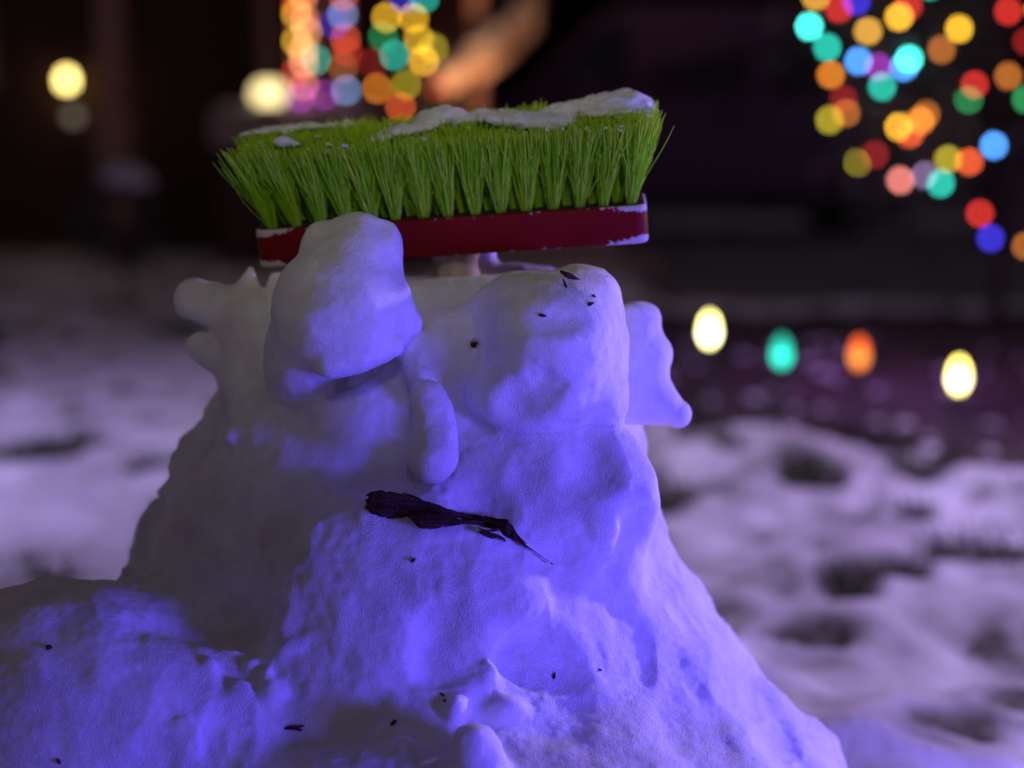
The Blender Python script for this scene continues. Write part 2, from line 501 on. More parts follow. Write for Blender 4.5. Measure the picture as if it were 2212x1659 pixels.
# glinting ice crystals on the packed snow
m, nt, b = new_mat('ice_glint')
b.inputs['Base Color'].default_value = (0.95, 0.96, 1.0, 1); b.inputs['Metallic'].default_value = 1.0; b.inputs['Roughness'].default_value = 0.3
M['ice'] = m
Vc, Qc = [], []
for o in list(snowman.children):
    me = o.data; nv = len(me.vertices)
    co = np.empty(nv * 3, np.float32); no_ = np.empty(nv * 3, np.float32)
    me.vertices.foreach_get('co', co); me.vertices.foreach_get('normal', no_)
    co = co.reshape(-1, 3); no_ = no_.reshape(-1, 3)
    ok = np.nonzero((no_[:, 1] < 0.1) & (co[:, 2] > 0.1))[0]
    if not len(ok): continue
    cl = vnoise(co[ok, 0] * 28, co[ok, 1] * 28, co[ok, 2] * 28, 77)
    pick = ok[(rng.random(len(ok)) < 0.03 * np.clip(cl + 0.2, 0, 1))]
    for i in pick:
        n_ = no_[i] + rng.normal(0, 0.8, 3); n_ /= np.linalg.norm(n_)
        t_ = np.cross(n_, rng.normal(size=3)); t_ /= np.linalg.norm(t_); u_ = np.cross(n_, t_)
        r_ = 0.00040 + 0.00045 * rng.random(); p_ = co[i] + no_[i] * 0.0004; k_ = len(Vc)
        Vc += [p_ + t_ * r_, p_ + u_ * r_, p_ - t_ * r_, p_ - u_ * r_]; Qc.append((k_, k_ + 1, k_ + 2, k_ + 3))
o = link('ice_crystals', mesh_np('ice_crystals', np.array(Vc), np.array(Qc)), M['ice'], snowman); o['kind'] = 'stuff'

def face_w(px, py, w0=480.0):
    """how far out the snow stands at a place on the snowman"""
    w = np.arange(w0, -420, -3.0)
    f = field(np.stack([np.full_like(w, px), np.full_like(w, py), w], 1))[0]
    i = np.argmax(f < 0)
    return float(w[i])
def on_snow(px, py, lift=0.0):
    return Vector(to_world(np.array([[px, py, face_w(px, py) + lift]]))[0])

# ------------------------------------------------------------------ brush
m, nt, b = new_mat('red_paint')
tc = N(nt, 'ShaderNodeTexCoord'); sp = N(nt, 'ShaderNodeSeparateXYZ')
nt.links.new(tc.outputs['Object'], sp.inputs[0])
no = N(nt, 'ShaderNodeTexNoise', Scale=120.0, Detail=8.0, Roughness=0.75)
no2 = N(nt, 'ShaderNodeTexNoise', Scale=18.0, Detail=3.0)
for n in (no, no2): nt.links.new(tc.outputs['Object'], n.inputs['Vector'])
def math_(op, a, b_=None, c_=None):
    n = nt.nodes.new('ShaderNodeMath'); n.operation = op
    for i, v in enumerate((a, b_, c_)):
        if v is None: continue
        if isinstance(v, bpy.types.NodeSocket): nt.links.new(v, n.inputs[i])
        else: n.inputs[i].default_value = v
    return n.outputs[0]
zed = math_('SUBTRACT', sp.outputs['Z'], 0.0145); zed = math_('ABSOLUTE', zed)
edge = nt.nodes.new('ShaderNodeMapRange'); edge.inputs[1].default_value = 0.007; edge.inputs[2].default_value = 0.0146
nt.links.new(zed, edge.inputs[0])
ax = math_('ABSOLUTE', sp.outputs['X'])
ends = nt.nodes.new('ShaderNodeMapRange'); ends.inputs[1].default_value = 0.110; ends.inputs[2].default_value = 0.146
nt.links.new(ax, ends.inputs[0])
wear = math_('MULTIPLY', edge.outputs[0], math_('ADD', math_('MULTIPLY', ends.outputs[0], 0.55), 0.34))
wear = math_('ADD', wear, math_('MULTIPLY', ends.outputs[0], 0.24))
wear = math_('ADD', wear, math_('MULTIPLY', math_('SUBTRACT', no.outputs['Fac'], 0.5), 1.5))
wfac = ramp(nt, wear, [(0.44, (0, 0, 0)), (0.48, (1, 1, 1))])
topz = math_('GREATER_THAN', sp.outputs['Z'], 0.02885)
red = ramp(nt, no2.outputs['Fac'], [(0.3, (0.11, 0.002, 0.003)), (0.7, (0.17, 0.003, 0.005))])
nt.links.new(mixc(nt, topz, mixc(nt, wfac, red, (0.50, 0.42, 0.42, 1)), (0.055, 0.020, 0.015, 1)), b.inputs['Base Color'])
b.inputs['Roughness'].default_value = 0.55
b.inputs['Specular IOR Level'].default_value = 0.1
bp = N(nt, 'ShaderNodeBump', Strength=0.5, Distance=0.0006); bp.invert = True
nt.links.new(wfac, bp.inputs['Height']); nt.links.new(bp.outputs['Normal'], b.inputs['Normal'])
M['red'] = m
M['wood'] = plain('pale_wood', (0.42, 0.33, 0.24), 0.7, scale=60, var=0.3)

m, nt, b = new_mat('green_bristle')
geo = N(nt, 'ShaderNodeNewGeometry')
tc = N(nt, 'ShaderNodeTexCoord'); sp = N(nt, 'ShaderNodeSeparateXYZ'); nt.links.new(tc.outputs['Object'], sp.inputs[0])
cr = ramp(nt, geo.outputs['Random Per Island'], [(0.0, (0.28, 0.66, 0.02)), (0.45, (0.43, 0.84, 0.035)), (0.8, (0.55, 0.93, 0.05)), (1.0, (0.78, 0.97, 0.10))])
tips = nt.nodes.new('ShaderNodeMapRange'); tips.inputs[1].default_value = 0.074; tips.inputs[2].default_value = 0.100
nt.links.new(sp.outputs['Z'], tips.inputs[0])
nt.links.new(mixc(nt, tips.outputs[0], cr, (0.58, 0.74, 0.04, 1)), b.inputs['Base Color'])
b.inputs['Roughness'].default_value = 0.6
b.inputs['Specular IOR Level'].default_value = 0.04
b.inputs['Transmission Weight'].default_value = 0.0
b.inputs['Subsurface Weight'].default_value = 0.0
tr = N(nt, 'ShaderNodeBsdfTranslucent'); nt.links.new(cr, tr.inputs[0])
mxs = N(nt, 'ShaderNodeMixShader'); mxs.inputs[0].default_value = 0.4
out = nt.nodes['Material Output']
nt.links.new(b.outputs[0], mxs.inputs[1]); nt.links.new(tr.outputs[0], mxs.inputs[2]); nt.links.new(mxs.outputs[0], out.inputs[0])
M['bristle'] = m

BL, BD, BH = 0.297, 0.066, 0.0290
bc = Vector(to_world(np.array([[984.0, 536.0, -118.0]]))[0])
brush = empty('scrub_brush', bc, (math.radians(7.4), math.radians(-3.9), math.radians(-4.0)))
tag(brush, 'upturned scrub brush with green bristles and worn red wooden block on the snowman head', 'brush')
bm = bmesh.new()
bm_box(bm, -BL / 2, BL / 2, -BD / 2, BD / 2, 0, BH)
vert_e = [e for e in bm.edges if abs(e.verts[0].co.z - e.verts[1].co.z) > 0.01]
bmesh.ops.bevel(bm, geom=vert_e, offset=0.010, segments=6, profile=0.5, affect='EDGES')
hor = [e for e in bm.edges if abs(e.verts[0].co.z - e.verts[1].co.z) < 1e-5 and len(e.link_faces) == 2 and abs(e.link_faces[0].normal.z - e.link_faces[1].normal.z) > 0.5]
bmesh.ops.bevel(bm, geom=hor, offset=0.0022, segments=3, profile=0.5, affect='EDGES')
block = from_bm('block', bm, M['red'], brush, True)
bm = bmesh.new()
bm_lathe(bm, [(0.019, 0.001), (0.0195, -0.004), (0.0165, -0.010), (0.0165, -0.016), (0.018, -0.020), (0.018, -0.045)], 20, (0.0, -0.002, 0))
from_bm('handle_socket', bm, M['wood'], brush, True)

def tuft_mesh(bx, by, row, n=105):
    tt = bx / (BL / 2); skew = rng.normal(0, 0.0018, 2)
    n = int(n * rng.uniform(0.8, 1.1))
    lx = 0.0100 * tt + 0.0060 * tt * abs(tt) - 0.0005 - 0.002 * max(tt, 0)
    ly = by * 0.62
    Vs, Qs = [], []
    L0 = (0.0605, 0.0640, 0.0670, 0.0685)[row] + rng.normal(0, 0.0012)
    for i in range(n):
        r = math.sqrt(rng.random()); a = rng.random() * 2 * math.pi
        r0 = 0.0032 * r; fl = 0.0122 * r * (0.7 + 0.6 * rng.random())
        p0 = np.array([bx + r0 * math.cos(a), by + r0 * math.sin(a), BH - 0.003])
        stray = rng.random() < 0.10
        ln = L0 + rng.normal(0, 0.0020) - (0.010 * rng.random() if stray else 0)
        d = np.array([lx + skew[0] + fl * math.cos(a) + rng.normal(0, 0.0014), ly + fl * math.sin(a) + rng.normal(0, 0.0014), 0])
        if stray: d[:2] += np.clip(rng.normal(0, 0.006, 2), -0.008, 0.008)
        K = 7
        ph, ph2 = rng.random(2) * 6.28; am = 0.0006 + 0.0010 * rng.random() + (0.0012 if stray else 0)
        fq = 4 + 6 * rng.random()
        pts = []
        for k in range(K):
            t = k / (K - 1)
            tb = t ** 1.12
            p = p0 + d * tb + np.array([0, 0, (ln + 0.003) * t])
            wv = min(1, t * 2.2)
            p = p + np.array([am * math.sin(ph + fq * t), am * math.cos(ph2 + fq * t), 0]) * wv
            pts.append(p)
        rad = 0.00034 + 0.00018 * rng.random()
        base = len(Vs)
        for k, p in enumerate(pts):
            rr = rad * (1.0 if k < K - 1 else 0.75)
            for q in range(3):
                an = q * 2.0944 + ph
                Vs.append(p + np.array([rr * math.cos(an), rr * math.sin(an), 0]))
        for k in range(K - 1):
            for q in range(3):
                a0 = base + 3 * k + q; a1 = base + 3 * k + (q + 1) % 3
                Qs.append((a0, a1, a1 + 3, a0 + 3))
    return mesh_np('tuft', np.array(Vs), np.array(Qs))
NT = 15
for row in range(4):
    by = -BD / 2 + 0.0105 + row * 0.0150
    n_row = NT
    for i in range(n_row):
        bx = -BL / 2 + 0.0125 + (i + rng.normal(0, 0.04) + (0.5 if row % 2 and i < NT - 1 else 0)) * (BL - 0.025) / (NT - 1)
        link('tuft', tuft_mesh(bx, by, row, 100 if row == 0 else 95), M['bristle'], brush, True)

# snow lying on the bristles, each clump a thing of its own
def clump(name, label, prims, k=14, seed=0, amp=5.0, lab_cat='snow'):
    cs = np.array([p[0] for p in prims], float); rs = np.array([max(p[1]) for p in prims], float)
    lo = (cs - rs[:, None]).min(0) - 14; hi = (cs + rs[:, None]).max(0) + 14
    st = 4.0
    n = np.ceil((hi - lo) / st).astype(int) + 1
    gx = lo[0] + st * np.arange(n[0]); gy = lo[1] + st * np.arange(n[1]); gz = lo[2] + st * np.arange(n[2])
    def fn(x, y, w):
        f = None
        for pr in prims:
            e = ell(x, y, w, pr[0], pr[1], pr[2] if len(pr) > 2 else 0)
            f = e if f is None else smin(f, e, k)
        return f + amp * vnoise(x / 26, y / 20, w / 26, seed) + amp * 0.55 * vnoise(x / 10, y / 9, w / 10, seed + 1)
    fg = fn(gx[:, None, None], gy[None, :, None], gz[None, None, :])
    V, Q = surface_nets(fg, lo, st)
    V[:, 1] += 2
    Wv = to_world(V); c = Wv.mean(0); c[2] = Wv[:, 2].min()
    o = link(name, mesh_np(name, Wv - c, Q), M['clump'], None, True)
    o.location = c
    return tag(o, label, lab_cat, 'snow lying on the brush')
clump('snow_clump', 'long ridge of snow across the middle of the green bristles', [((876, 284, -40), (90, 18, 44), -14), ((950, 256, -90), (58, 28, 60), -8), ((1010, 258, -120), (66, 18, 60)), ((1070, 250, -140), (70, 15, 50))], seed=21)
clump('snow_clump', 'oblong snow lump on the front edge of the bristles, bright blue at its end', [((1128, 262, 8), (84, 17, 34), 3), ((1196, 264, 14), (48, 22, 32)), ((1110, 256, -40), (84, 15, 40))], seed=22)
clump('snow_clump', 'large snow cap on the high end of the brush', [((1260, 236, -90), (100, 22, 66), -8), ((1335, 226, -90), (78, 28, 62)), ((1362, 218, -100), (36, 24, 44), 20), ((1215, 246, -80), (56, 15, 50)), ((1310, 244, -30), (60, 12, 34), -6)], seed=23)
clump('snow_clump', 'thin crust of snow along the low end of the brush', [((585, 282, -170), (70, 8, 34), -6), ((690, 272, -170), (80, 8, 34), -4)], seed=24, amp=4.0)
clump('snow_crumb', 'small snow crumb caught in the bristle tips of the low end', [((612, 306, 0), (24, 14, 18)), ((636, 310, -4), (16, 9, 14))], seed=25, k=8, amp=2.5)
clump('snow_crumb', 'tiny snow crumb lodged between tufts under the front snow lump', [((1163, 345, 6), (9, 12, 10))], seed=26, k=8, amp=2.0)

# loose crumbs of snow between the tips
cr = []
Rb = Euler(brush.rotation_euler).to_matrix()
for _ in range(150):
    row = rng.integers(0, 4); t = rng.random()
    if 0.2 < vnoise(t * 9, row * 0.6, 0.0, 55) + 0.35 * rng.normal(): continue
    q = Vector(((t - 0.5) * (BL + 0.022), (-BD / 2 + 0.0105 + row * 0.015) * 1.5 + rng.normal(0, 0.004), BH + (0.0605, 0.0640, 0.0670, 0.0685)[row] - 0.003 + rng.normal(0, 0.002)))
    q = bc + Rb @ q
    r_ = rng.uniform(0.0009, 0.0030)
    cr.append((q.x, q.y, q.z, r_, r_ * 0.7, rng.random() * 6))
CRUMBS = cr
# ------------------------------------------------------------------ bark mouth and flecks
m, nt, b = new_mat('dark_bark')
tc = N(nt, 'ShaderNodeTexCoord'); mp = N(nt, 'ShaderNodeMapping')
mp.inputs['Rotation'].default_value = (0, math.radians(12), 0); mp.inputs['Scale'].default_value = (40, 700, 700)
nt.links.new(tc.outputs['Object'], mp.inputs[0])
no = N(nt, 'ShaderNodeTexNoise', Scale=1.0, Detail=6.0, Roughness=0.7); nt.links.new(mp.outputs[0], no.inputs['Vector'])
nt.links.new(ramp(nt, no.outputs['Fac'], [(0.34, (0.014, 0.006, 0.006)), (0.55, (0.075, 0.030, 0.025)), (0.72, (0.20, 0.085, 0.06))]), b.inputs['Base Color'])
bp = N(nt, 'ShaderNodeBump', Strength=0.8, Distance=0.0012); nt.links.new(no.outputs['Fac'], bp.inputs['Height']); nt.links.new(bp.outputs['Normal'], b.inputs['Normal'])
b.inputs['Roughness'].default_value = 0.8; b.inputs['Specular IOR Level'].default_value = 0.2
M['bark'] = m
mouth_c = on_snow(950, 1105)
mouth = empty('bark_strip', mouth_c)
tag(mouth, 'splintered dark strip of bark pressed into the snow face as a mouth', 'bark')
def zpt(zx, zy): return 743 + zx * 0.2187, 1019.5 + zy * 0.2187
def strip(sections, lift, rows=7, th=9.0, name='splinter', jag=0.0):
    """a fibre-ridged sliver: sections are (x, top, bottom)"""
    xs = np.array([s[0] for s in sections], float); tp = np.array([s[1] for s in sections], float); bt = np.array([s[2] for s in sections], float)
    n = max(int((xs[-1] - xs[0]) / 26), len(xs)) + 1
    xi = np.linspace(xs[0], xs[-1], n)
    ti = np.interp(xi, xs, tp); bi = np.interp(xi, xs, bt)
    ridge = rng.normal(0, 3.2, rows)
    front, back = [], []
    wbase = None
    for k, x in enumerate(xi):
        px, pyc = zpt(x, (ti[k] + bi[k]) / 2)
        wf = face_w(px, pyc)
        wbase = wf if wbase is None else 0.55 * wbase + 0.45 * wf
        for q in range(rows):
            s = q / (rows - 1)
            xx = x + (rng.normal(0, jag) if k in (0, n - 1) else 0) + (rng.normal(0, 16) if k in (0, n - 1) else 0)
            yy = ti[k] + (bi[k] - ti[k]) * s + (rng.normal(0, 4) if q in (0, rows - 1) and bi[k] - ti[k] > 20 else 0)
            px, py = zpt(xx, yy)
            w = wbase + lift + ridge[q] + rng.normal(0, 1.0) + 4 * math.sin(math.pi * s)
            front.append((px, py, w)); back.append((px, py, w - th))
    V = np.array(front + back); nf = len(front)
    Q = []
    for k in range(n - 1):
        for q in range(rows - 1):
            a = k * rows + q
            Q.append((a, a + 1, a + rows + 1, a + rows)); Q.append((nf + a, nf + a + rows, nf + a + rows + 1, nf + a + 1))
        for a in (k * rows, k * rows + rows - 1):
            q4 = (a, a + rows, nf + a + rows, nf + a)
            Q.append(q4 if a % rows == 0 else q4[::-1])
    for k in (0, n - 1):
        for q in range(rows - 1):
            a = k * rows + q
            q4 = (a, nf + a, nf + a + 1, a + 1)
            Q.append(q4 if k == 0 else q4[::-1])
    return link(name, mesh_np(name, to_world(V) - np.array(mouth_c), np.array(Q)), M['bark'], mouth, False)
strip([(215, 225, 375), (270, 200, 466), (340, 182, 487), (480, 200, 470), (660, 240, 440), (800, 292, 432), (1040, 375, 468), (1400, 440, 506), (1640, 472, 535)], 17, 9, jag=16)
strip([(590, 205, 214), (700, 240, 268), (820, 290, 330), (960, 340, 395), (1100, 388, 420)], 24, 4)
strip([(640, 405, 440), (700, 400, 522), (780, 400, 572), (860, 405, 568), (980, 415, 546), (1150, 470, 522), (1420, 485, 516)], 24, 7, jag=10)
strip([(1420, 500, 520), (1500, 500, 600), (1580, 500, 630), (1660, 520, 665), (1730, 640, 700), (1790, 705, 722)], 20, 5, 8)
strip([(1650, 600, 640), (1720, 660, 700), (1790, 716, 738), (1900, 795, 806), (2065, 911, 916)], 16, 3, 4)
strip([(1330, 590, 612), (1390, 582, 628), (1450, 600, 662), (1520, 615, 660), (1605, 672, 694)], 16, 4, 6)
strip([(1330, 545, 556), (1370, 572, 592), (1440, 572, 590), (1530, 555, 590)], 17, 3, 6)

def fleck(px, py, ln, ang, label, wd=5.0, fork=False):
    c = on_snow(px, py, 1)
    bm = bmesh.new()
    a = math.radians(ang); d = R * math.cos(a) - U * math.sin(a)
    k = S
    bm_tube(bm, [-d * ln * k * 0.5, -d * ln * k * 0.1 - F * 0.0012, d * ln * k * 0.5 - F * 0.0006], [wd * k * 0.25, wd * k * 0.6, wd * k * 0.2], 6)
    if fork:
        d2 = R * math.cos(a + 0.5) - U * math.sin(a + 0.5)
        bm_tube(bm, [-d * ln * k * 0.45, d2 * ln * k * 0.1 - F * 0.001, d2 * ln * k * 0.6], [wd * k * 0.25, wd * k * 0.5, wd * k * 0.2], 6)
    o = from_bm('bark_fleck', bm, M['bark'], None, True)
    o.location = c
    tag(o, label, 'bark fleck', 'dark specks of bark on the snow')
fleck(107, 1398, 13, 20, 'round dark speck on the blue lit shoulder of the snowman', 10)
fleck(128, 1645, 12, 60, 'dark speck low on the shoulder, by the bottom edge', 7)
fleck(893, 1210, 12, -40, 'small dark chip on the snow below the bark mouth', 7)
fleck(634, 1571, 40, -8, 'forked dark bark fragment on the chest between shoulder and ledge', 8, True)
fleck(957, 1501, 13, 35, 'short dark sliver above the small pale nub on the ledge', 5)
fleck(961, 1513, 7, 0, 'tiny dark dot beside the short sliver on the ledge', 5)
fleck(848, 1562, 16, -60, 'faint dark crumb on the pale snow ridge of the chest', 6, True)
fleck(1197, 1460, 16, -75, 'upright dark speck on the grey snow above the right ledge', 6)
fleck(1297, 1447, 7, 30, 'tiny dark dot on the slope beside the upright speck', 4)
fleck(1236, 600, 56, 28, 'largest dark bark sliver, on top of the brow above the right eye', 12)
fleck(1222, 618, 30, 70, 'thin dark crack of bark running down from the large sliver on the brow', 5)
fleck(1283, 640, 9, 40, 'tiny dark grain up and right of the small fleck on the brow', 5)
fleck(1275, 657, 16, -20, 'small dark fleck on the brow below the large bark sliver', 8)
fleck(1024, 745, 20, -30, 'dark plug of bark in a hole beside the brow', 12)
fleck(1172, 682, 16, 10, 'dark crumb in the hollow of the brow', 7)

# ------------------------------------------------------------------ ground
XS = np.concatenate([np.linspace(-60, -6, 40), np.linspace(-5.8, -2.2, 50), np.linspace(-2.16, 2.6, 240), np.linspace(2.65, 6, 50), np.linspace(6.3, 60, 40)])
YS = np.concatenate([np.linspace(-20, 0.2, 24), np.linspace(0.3, 5.0, 250), np.linspace(5.04, 10, 110), np.linspace(10.2, 90, 70)])
GX, GY = np.meshgrid(XS, YS, indexing='ij')
z0 = np.zeros_like(GX)
n1 = vnoise(GX / 0.11, GY / 0.14, z0, 31); n2 = vnoise(GX / 0.09, GY / 0.09, z0, 32); n0 = vnoise(GX / 0.8, GY / 0.8, z0, 33); n3 = vnoise(GX / 0.05, GY / 0.05, z0, 36)
def bed_near(x): return 3.12 - 0.22 * (x - 0.35)
inbed = sstep(-0.10, 0.08, GY - (3.28 - 0.50 * GX + 0.20 * vnoise(GX / 0.3, GY / 0.3, z0, 40))) * sstep(-0.1, 0.2, GX) * (1 - sstep(5.4, 5.7, GY))
yard = 1 - sstep(9, 11, GY)
bare = sstep(0.32, 0.62, 0.58 * n1 + 0.55 * n2 + 0.25 * n0 + 0.06 * sstep(2.5, 5, GY)) * (1 - inbed)
H = 0.035 + 0.020 * n1 + 0.014 * n2 + 0.008 * n3 + 0.014 * n0 - 0.024 * bare
rad = np.sqrt((GX + 0.06) ** 2 + (GY - 1.16) ** 2)
H += 0.05 * (1 - sstep(0.35, 0.62, rad))
H = H * yard + 0.0 * (1 - yard)
H = H * (1 - inbed) + inbed * (-0.02)
drive = sstep(5.9, 6.3, GY) * sstep(0.55, 0.8, GX) * (1 - sstep(13.6, 14.2, GY))
H = H * (1 - drive) - 0.06 * drive
idx = np.arange(GX.size).reshape(GX.shape)
Q = np.stack([idx[:-1, :-1], idx[1:, :-1], idx[1:, 1:], idx[:-1, 1:]], -1).reshape(-1, 4)
me = mesh_np('ground', np.stack([GX, GY, H], -1).reshape(-1, 3), Q)
at_ = me.attributes.new('bare', 'FLOAT', 'POINT'); at_.data.foreach_set('value', bare.ravel().astype(np.float32))
m, nt, b = new_mat('trodden_snow')
an = N(nt, 'ShaderNodeAttribute', attribute_name='bare')
tc = N(nt, 'ShaderNodeTexCoord')
no = N(nt, 'ShaderNodeTexNoise', Scale=40.0, Detail=5.0); nt.links.new(tc.outputs['Object'], no.inputs['Vector'])
nb = N(nt, 'ShaderNodeTexNoise', Scale=7.0, Detail=5.0); nt.links.new(tc.outputs['Object'], nb.inputs['Vector'])
dirt = ramp(nt, no.outputs['Fac'], [(0.35, (0.050, 0.040, 0.032)), (0.55, (0.12, 0.12, 0.075)), (0.7, (0.24, 0.23, 0.18))])
sn = ramp(nt, nb.outputs['Fac'], [(0.35, (0.58, 0.57, 0.56)), (0.6, (0.84, 0.84, 0.85))])
nt.links.new(mixc(nt, an.outputs['Fac'], sn, dirt), b.inputs['Base Color'])
bp = N(nt, 'ShaderNodeBump', Strength=0.5, Distance=0.006); nt.links.new(no.outputs['Fac'], bp.inputs['Height']); nt.links.new(bp.outputs['Normal'], b.inputs['Normal'])
b.inputs['Roughness'].default_value = 0.65
tag(link('ground', me, m, None, True), kind='structure')

# blades of grass in the bare patches
M['grass'] = plain('winter_grass', (0.065, 0.085, 0.030), 0.7, var=0.5, scale=30)
cand = np.argwhere((bare > 0.5) & (np.abs(GX) < 2.4) & (GY > 1.7) & (GY < 5.0))
cand = cand[rng.permutation(len(cand))[:2600]]
Vs, Qs = [], []
for i, j in cand:
    bx, by, bz = GX[i, j], GY[i, j], H[i, j]
    for _ in range(3):
        a = rng.random() * 6.28; h = 0.02 + 0.03 * rng.random(); l = rng.normal(0, 0.02, 2)
        x, y = bx + rng.normal(0, 0.012), by + rng.normal(0, 0.012)
        dx, dy = 0.0022 * math.cos(a), 0.0022 * math.sin(a)
        k = len(Vs)
        Vs += [(x - dx, y - dy, bz - 0.004), (x + dx, y + dy, bz - 0.004), (x + l[0] + dx * 0.3, y + l[1] + dy * 0.3, bz + h), (x + l[0] - dx * 0.3, y + l[1] - dy * 0.3, bz + h)]
        Qs.append((k, k + 1, k + 2, k + 3))
tag(link('grass', mesh_np('grass', np.array(Vs), np.array(Qs)), M['grass']), 'dull green grass poking through the thin snow', 'grass', kind='stuff')

# planting bed with mulch and dabs of snow
bx = np.linspace(-0.15, 4.2, 140); by = np.linspace(1.9, 5.75, 120)
BX, BY = np.meshgrid(bx, by, indexing='ij')
zb = np.zeros_like(BX)
ed = sstep(-0.10, 0.10, BY - (3.28 - 0.50 * BX + 0.20 * vnoise(BX / 0.3, BY / 0.3, zb, 40))) * sstep(-0.1, 0.2, BX) * (1 - sstep(5.4, 5.7, BY)) * (1 - sstep(3.9, 4.2, BX))
BZ = -0.06 + 0.10 * ed + 0.018 * vnoise(BX / 0.12, BY / 0.12, zb, 41) + 0.012 * vnoise(BX / 0.05, BY / 0.05, zb, 42)
idx = np.arange(BX.size).reshape(BX.shape)
Q = np.stack([idx[:-1, :-1], idx[1:, :-1], idx[1:, 1:], idx[:-1, 1:]], -1).reshape(-1, 4)
M['mulch'] = plain('wet_mulch', (0.060, 0.036, 0.032), 0.85, var=0.6, scale=45, bump=0.8, bdist=0.01)
tag(link('planting_bed', mesh_np('planting_bed', np.stack([BX, BY, BZ], -1).reshape(-1, 3), Q), M['mulch'], None, True), kind='structure')
def blob_mesh(name, pts, n=8):
    Vs, Qs = [], []
    for (x, y, z, rx, rz, sd) in pts:
        base = len(Vs)
        for a in range(6):
            ph = -0.4 + (math.pi / 2 + 0.39) * a / 5
            for k in range(n):
                t = 2 * math.pi * k / n
                rr = 1 + 0.25 * math.sin(3 * t + sd) + 0.12 * math.sin(5 * t + 2 * sd)
                Vs.append((x + rx * rr * math.cos(ph) * math.cos(t), y + rx * rr * math.cos(ph) * math.sin(t), z + rz * math.sin(ph)))
        for a in range(5):
            for k in range(n):
                Qs.append((base + a * n + k, base + a * n + (k + 1) % n, base + (a + 1) * n + (k + 1) % n, base + (a + 1) * n + k))
    return mesh_np(name, np.array(Vs), np.array(Qs))
tag(link('snow_crumbs', blob_mesh('snow_crumbs', CRUMBS, 7), M['clump'], None, True), 'loose snow crumbs caught among the green bristle tips', 'snow', kind='stuff')
dabs = []
for _ in range(220):
    x = rng.uniform(0.1, 2.6); y = 3.2 - 0.5 * x + 2.0 * rng.random() ** 1.8
    i = np.clip(np.searchsorted(bx, x), 0, len(bx) - 1); j = np.clip(np.searchsorted(by, y), 0, len(by) - 1)
    if y < 3.20 - 0.50 * x: continue
    r = rng.uniform(0.006, 0.022)
    dabs.append((x, y, BZ[i, j] + 0.004, r, r * 0.6, rng.random() * 6))
M['dab'] = snow_mat('old_snow', (0.74, 0.72, 0.74), sss=False, dirt=False)
tag(link('snow_dabs', blob_mesh('snow_dabs', dabs), M['dab'], None, True), 'scattered dabs of snow left on the dark planting bed', 'snow', kind='stuff')

# driveway
bm = bmesh.new()
bm_box(bm, 0.7, 14.0, 6.15, 13.8, -0.05, 0.012)
M['drive'] = plain('frosty_asphalt', (0.16, 0.155, 0.15), 0.8, var=0.4, scale=3)
tag(from_bm('driveway', bm, M['drive']), kind='structure')

# ------------------------------------------------------------------ pathway bulbs on stakes
def bulb_prof(r, h):
    return [(r * 0.42, 0), (r * 0.55, h * 0.05), (r * 0.88, h * 0.20), (r, h * 0.36), (r * 0.97, h * 0.52), (r * 0.82, h * 0.70), (r * 0.58, h * 0.86), (r * 0.28, h * 0.96), (r * 0.03, h)]
M['stake'] = plain('dark_green_plastic', (0.012, 0.030, 0.016), 0.5)
def stake_light(px, py, Y, color, strength, label, hot=None, tilt=0.0):
    c = at(px, py + 26, Y)
    root = empty('stake_light', (c.x, c.y, 0.0), (0, tilt, 0))
    tag(root, label, 'stake light', 'glowing bulbs on stakes along the planting bed')
    hb = c.z
    bm = bmesh.new(); bm_tube(bm, [(0, 0, -0.05), (0, 0, 0.05), (0, 0, hb - 0.028)], [0.002, 0.005, 0.005], 8)
    from_bm('stake', bm, M['stake'], root)
    bm = bmesh.new(); bm_lathe(bm, [(0.006, hb - 0.034), (0.0105, hb - 0.028), (0.0105, hb - 0.004), (0.008, hb - 0.0005)], 14)
    from_bm('socket', bm, M['stake'], root, True)
    bm = bmesh.new(); bm_lathe(bm, bulb_prof(0.0165, 0.064), 18, (0, 0, hb))
    from_bm('bulb', bm, glow('bulb_' + label.split()[0], color, strength, hot), root, True)
stake_light(1532, 717, 3.0, (1.0, 0.88, 0.25), 10.0, 'pale yellow glowing bulb on a stake, nearest the snowman ear', (1, 0.95, 0.62))
stake_light(1688, 765, 3.0, (0.02, 0.55, 0.40), 2.4, 'teal glowing bulb on a stake between the yellow and the orange', (0.05, 1.3, 0.95))
stake_light(1855, 768, 3.0, (1.0, 0.13, 0.02), 2.6, 'orange red glowing bulb on a stake in the planting bed', (1.0, 0.36, 0.05))
stake_light(2070, 818, 2.78, (1.0, 0.80, 0.14), 9.0, 'bright yellow glowing bulb on a stake, farthest from the snowman', (1, 0.95, 0.6))

# ------------------------------------------------------------------ light strings
CL = {'yellow': (0.95, 0.52, 0.03), 'bright yellow': (1.25, 0.62, 0.04), 'olive': (0.42, 0.33, 0.02), 'teal': (0.02, 0.56, 0.42), 'cyan': (0.10, 1.35, 1.10),
      'light blue': (0.10, 0.42, 1.3), 'blue': (0.04, 0.03, 0.60), 'orange': (0.75, 0.22, 0.02), 'amber': (0.72, 0.36, 0.05), 'brown orange': (0.40, 0.12, 0.02),
      'red': (0.58, 0.028, 0.020), 'dark red': (0.22, 0.010, 0.010), 'green': (0.02, 0.26, 0.08), 'magenta': (0.34, 0.03, 0.42), 'orange red': (0.85, 0.11, 0.03),
      'pink': (0.80, 0.22, 0.18), 'salmon': (0.85, 0.36, 0.16), 'lilac': (0.25, 0.16, 0.34), 'sky': (0.22, 0.40, 0.80)}
glows = {}
M['wire'] = plain('green_wire', (0.01, 0.022, 0.012), 0.6)
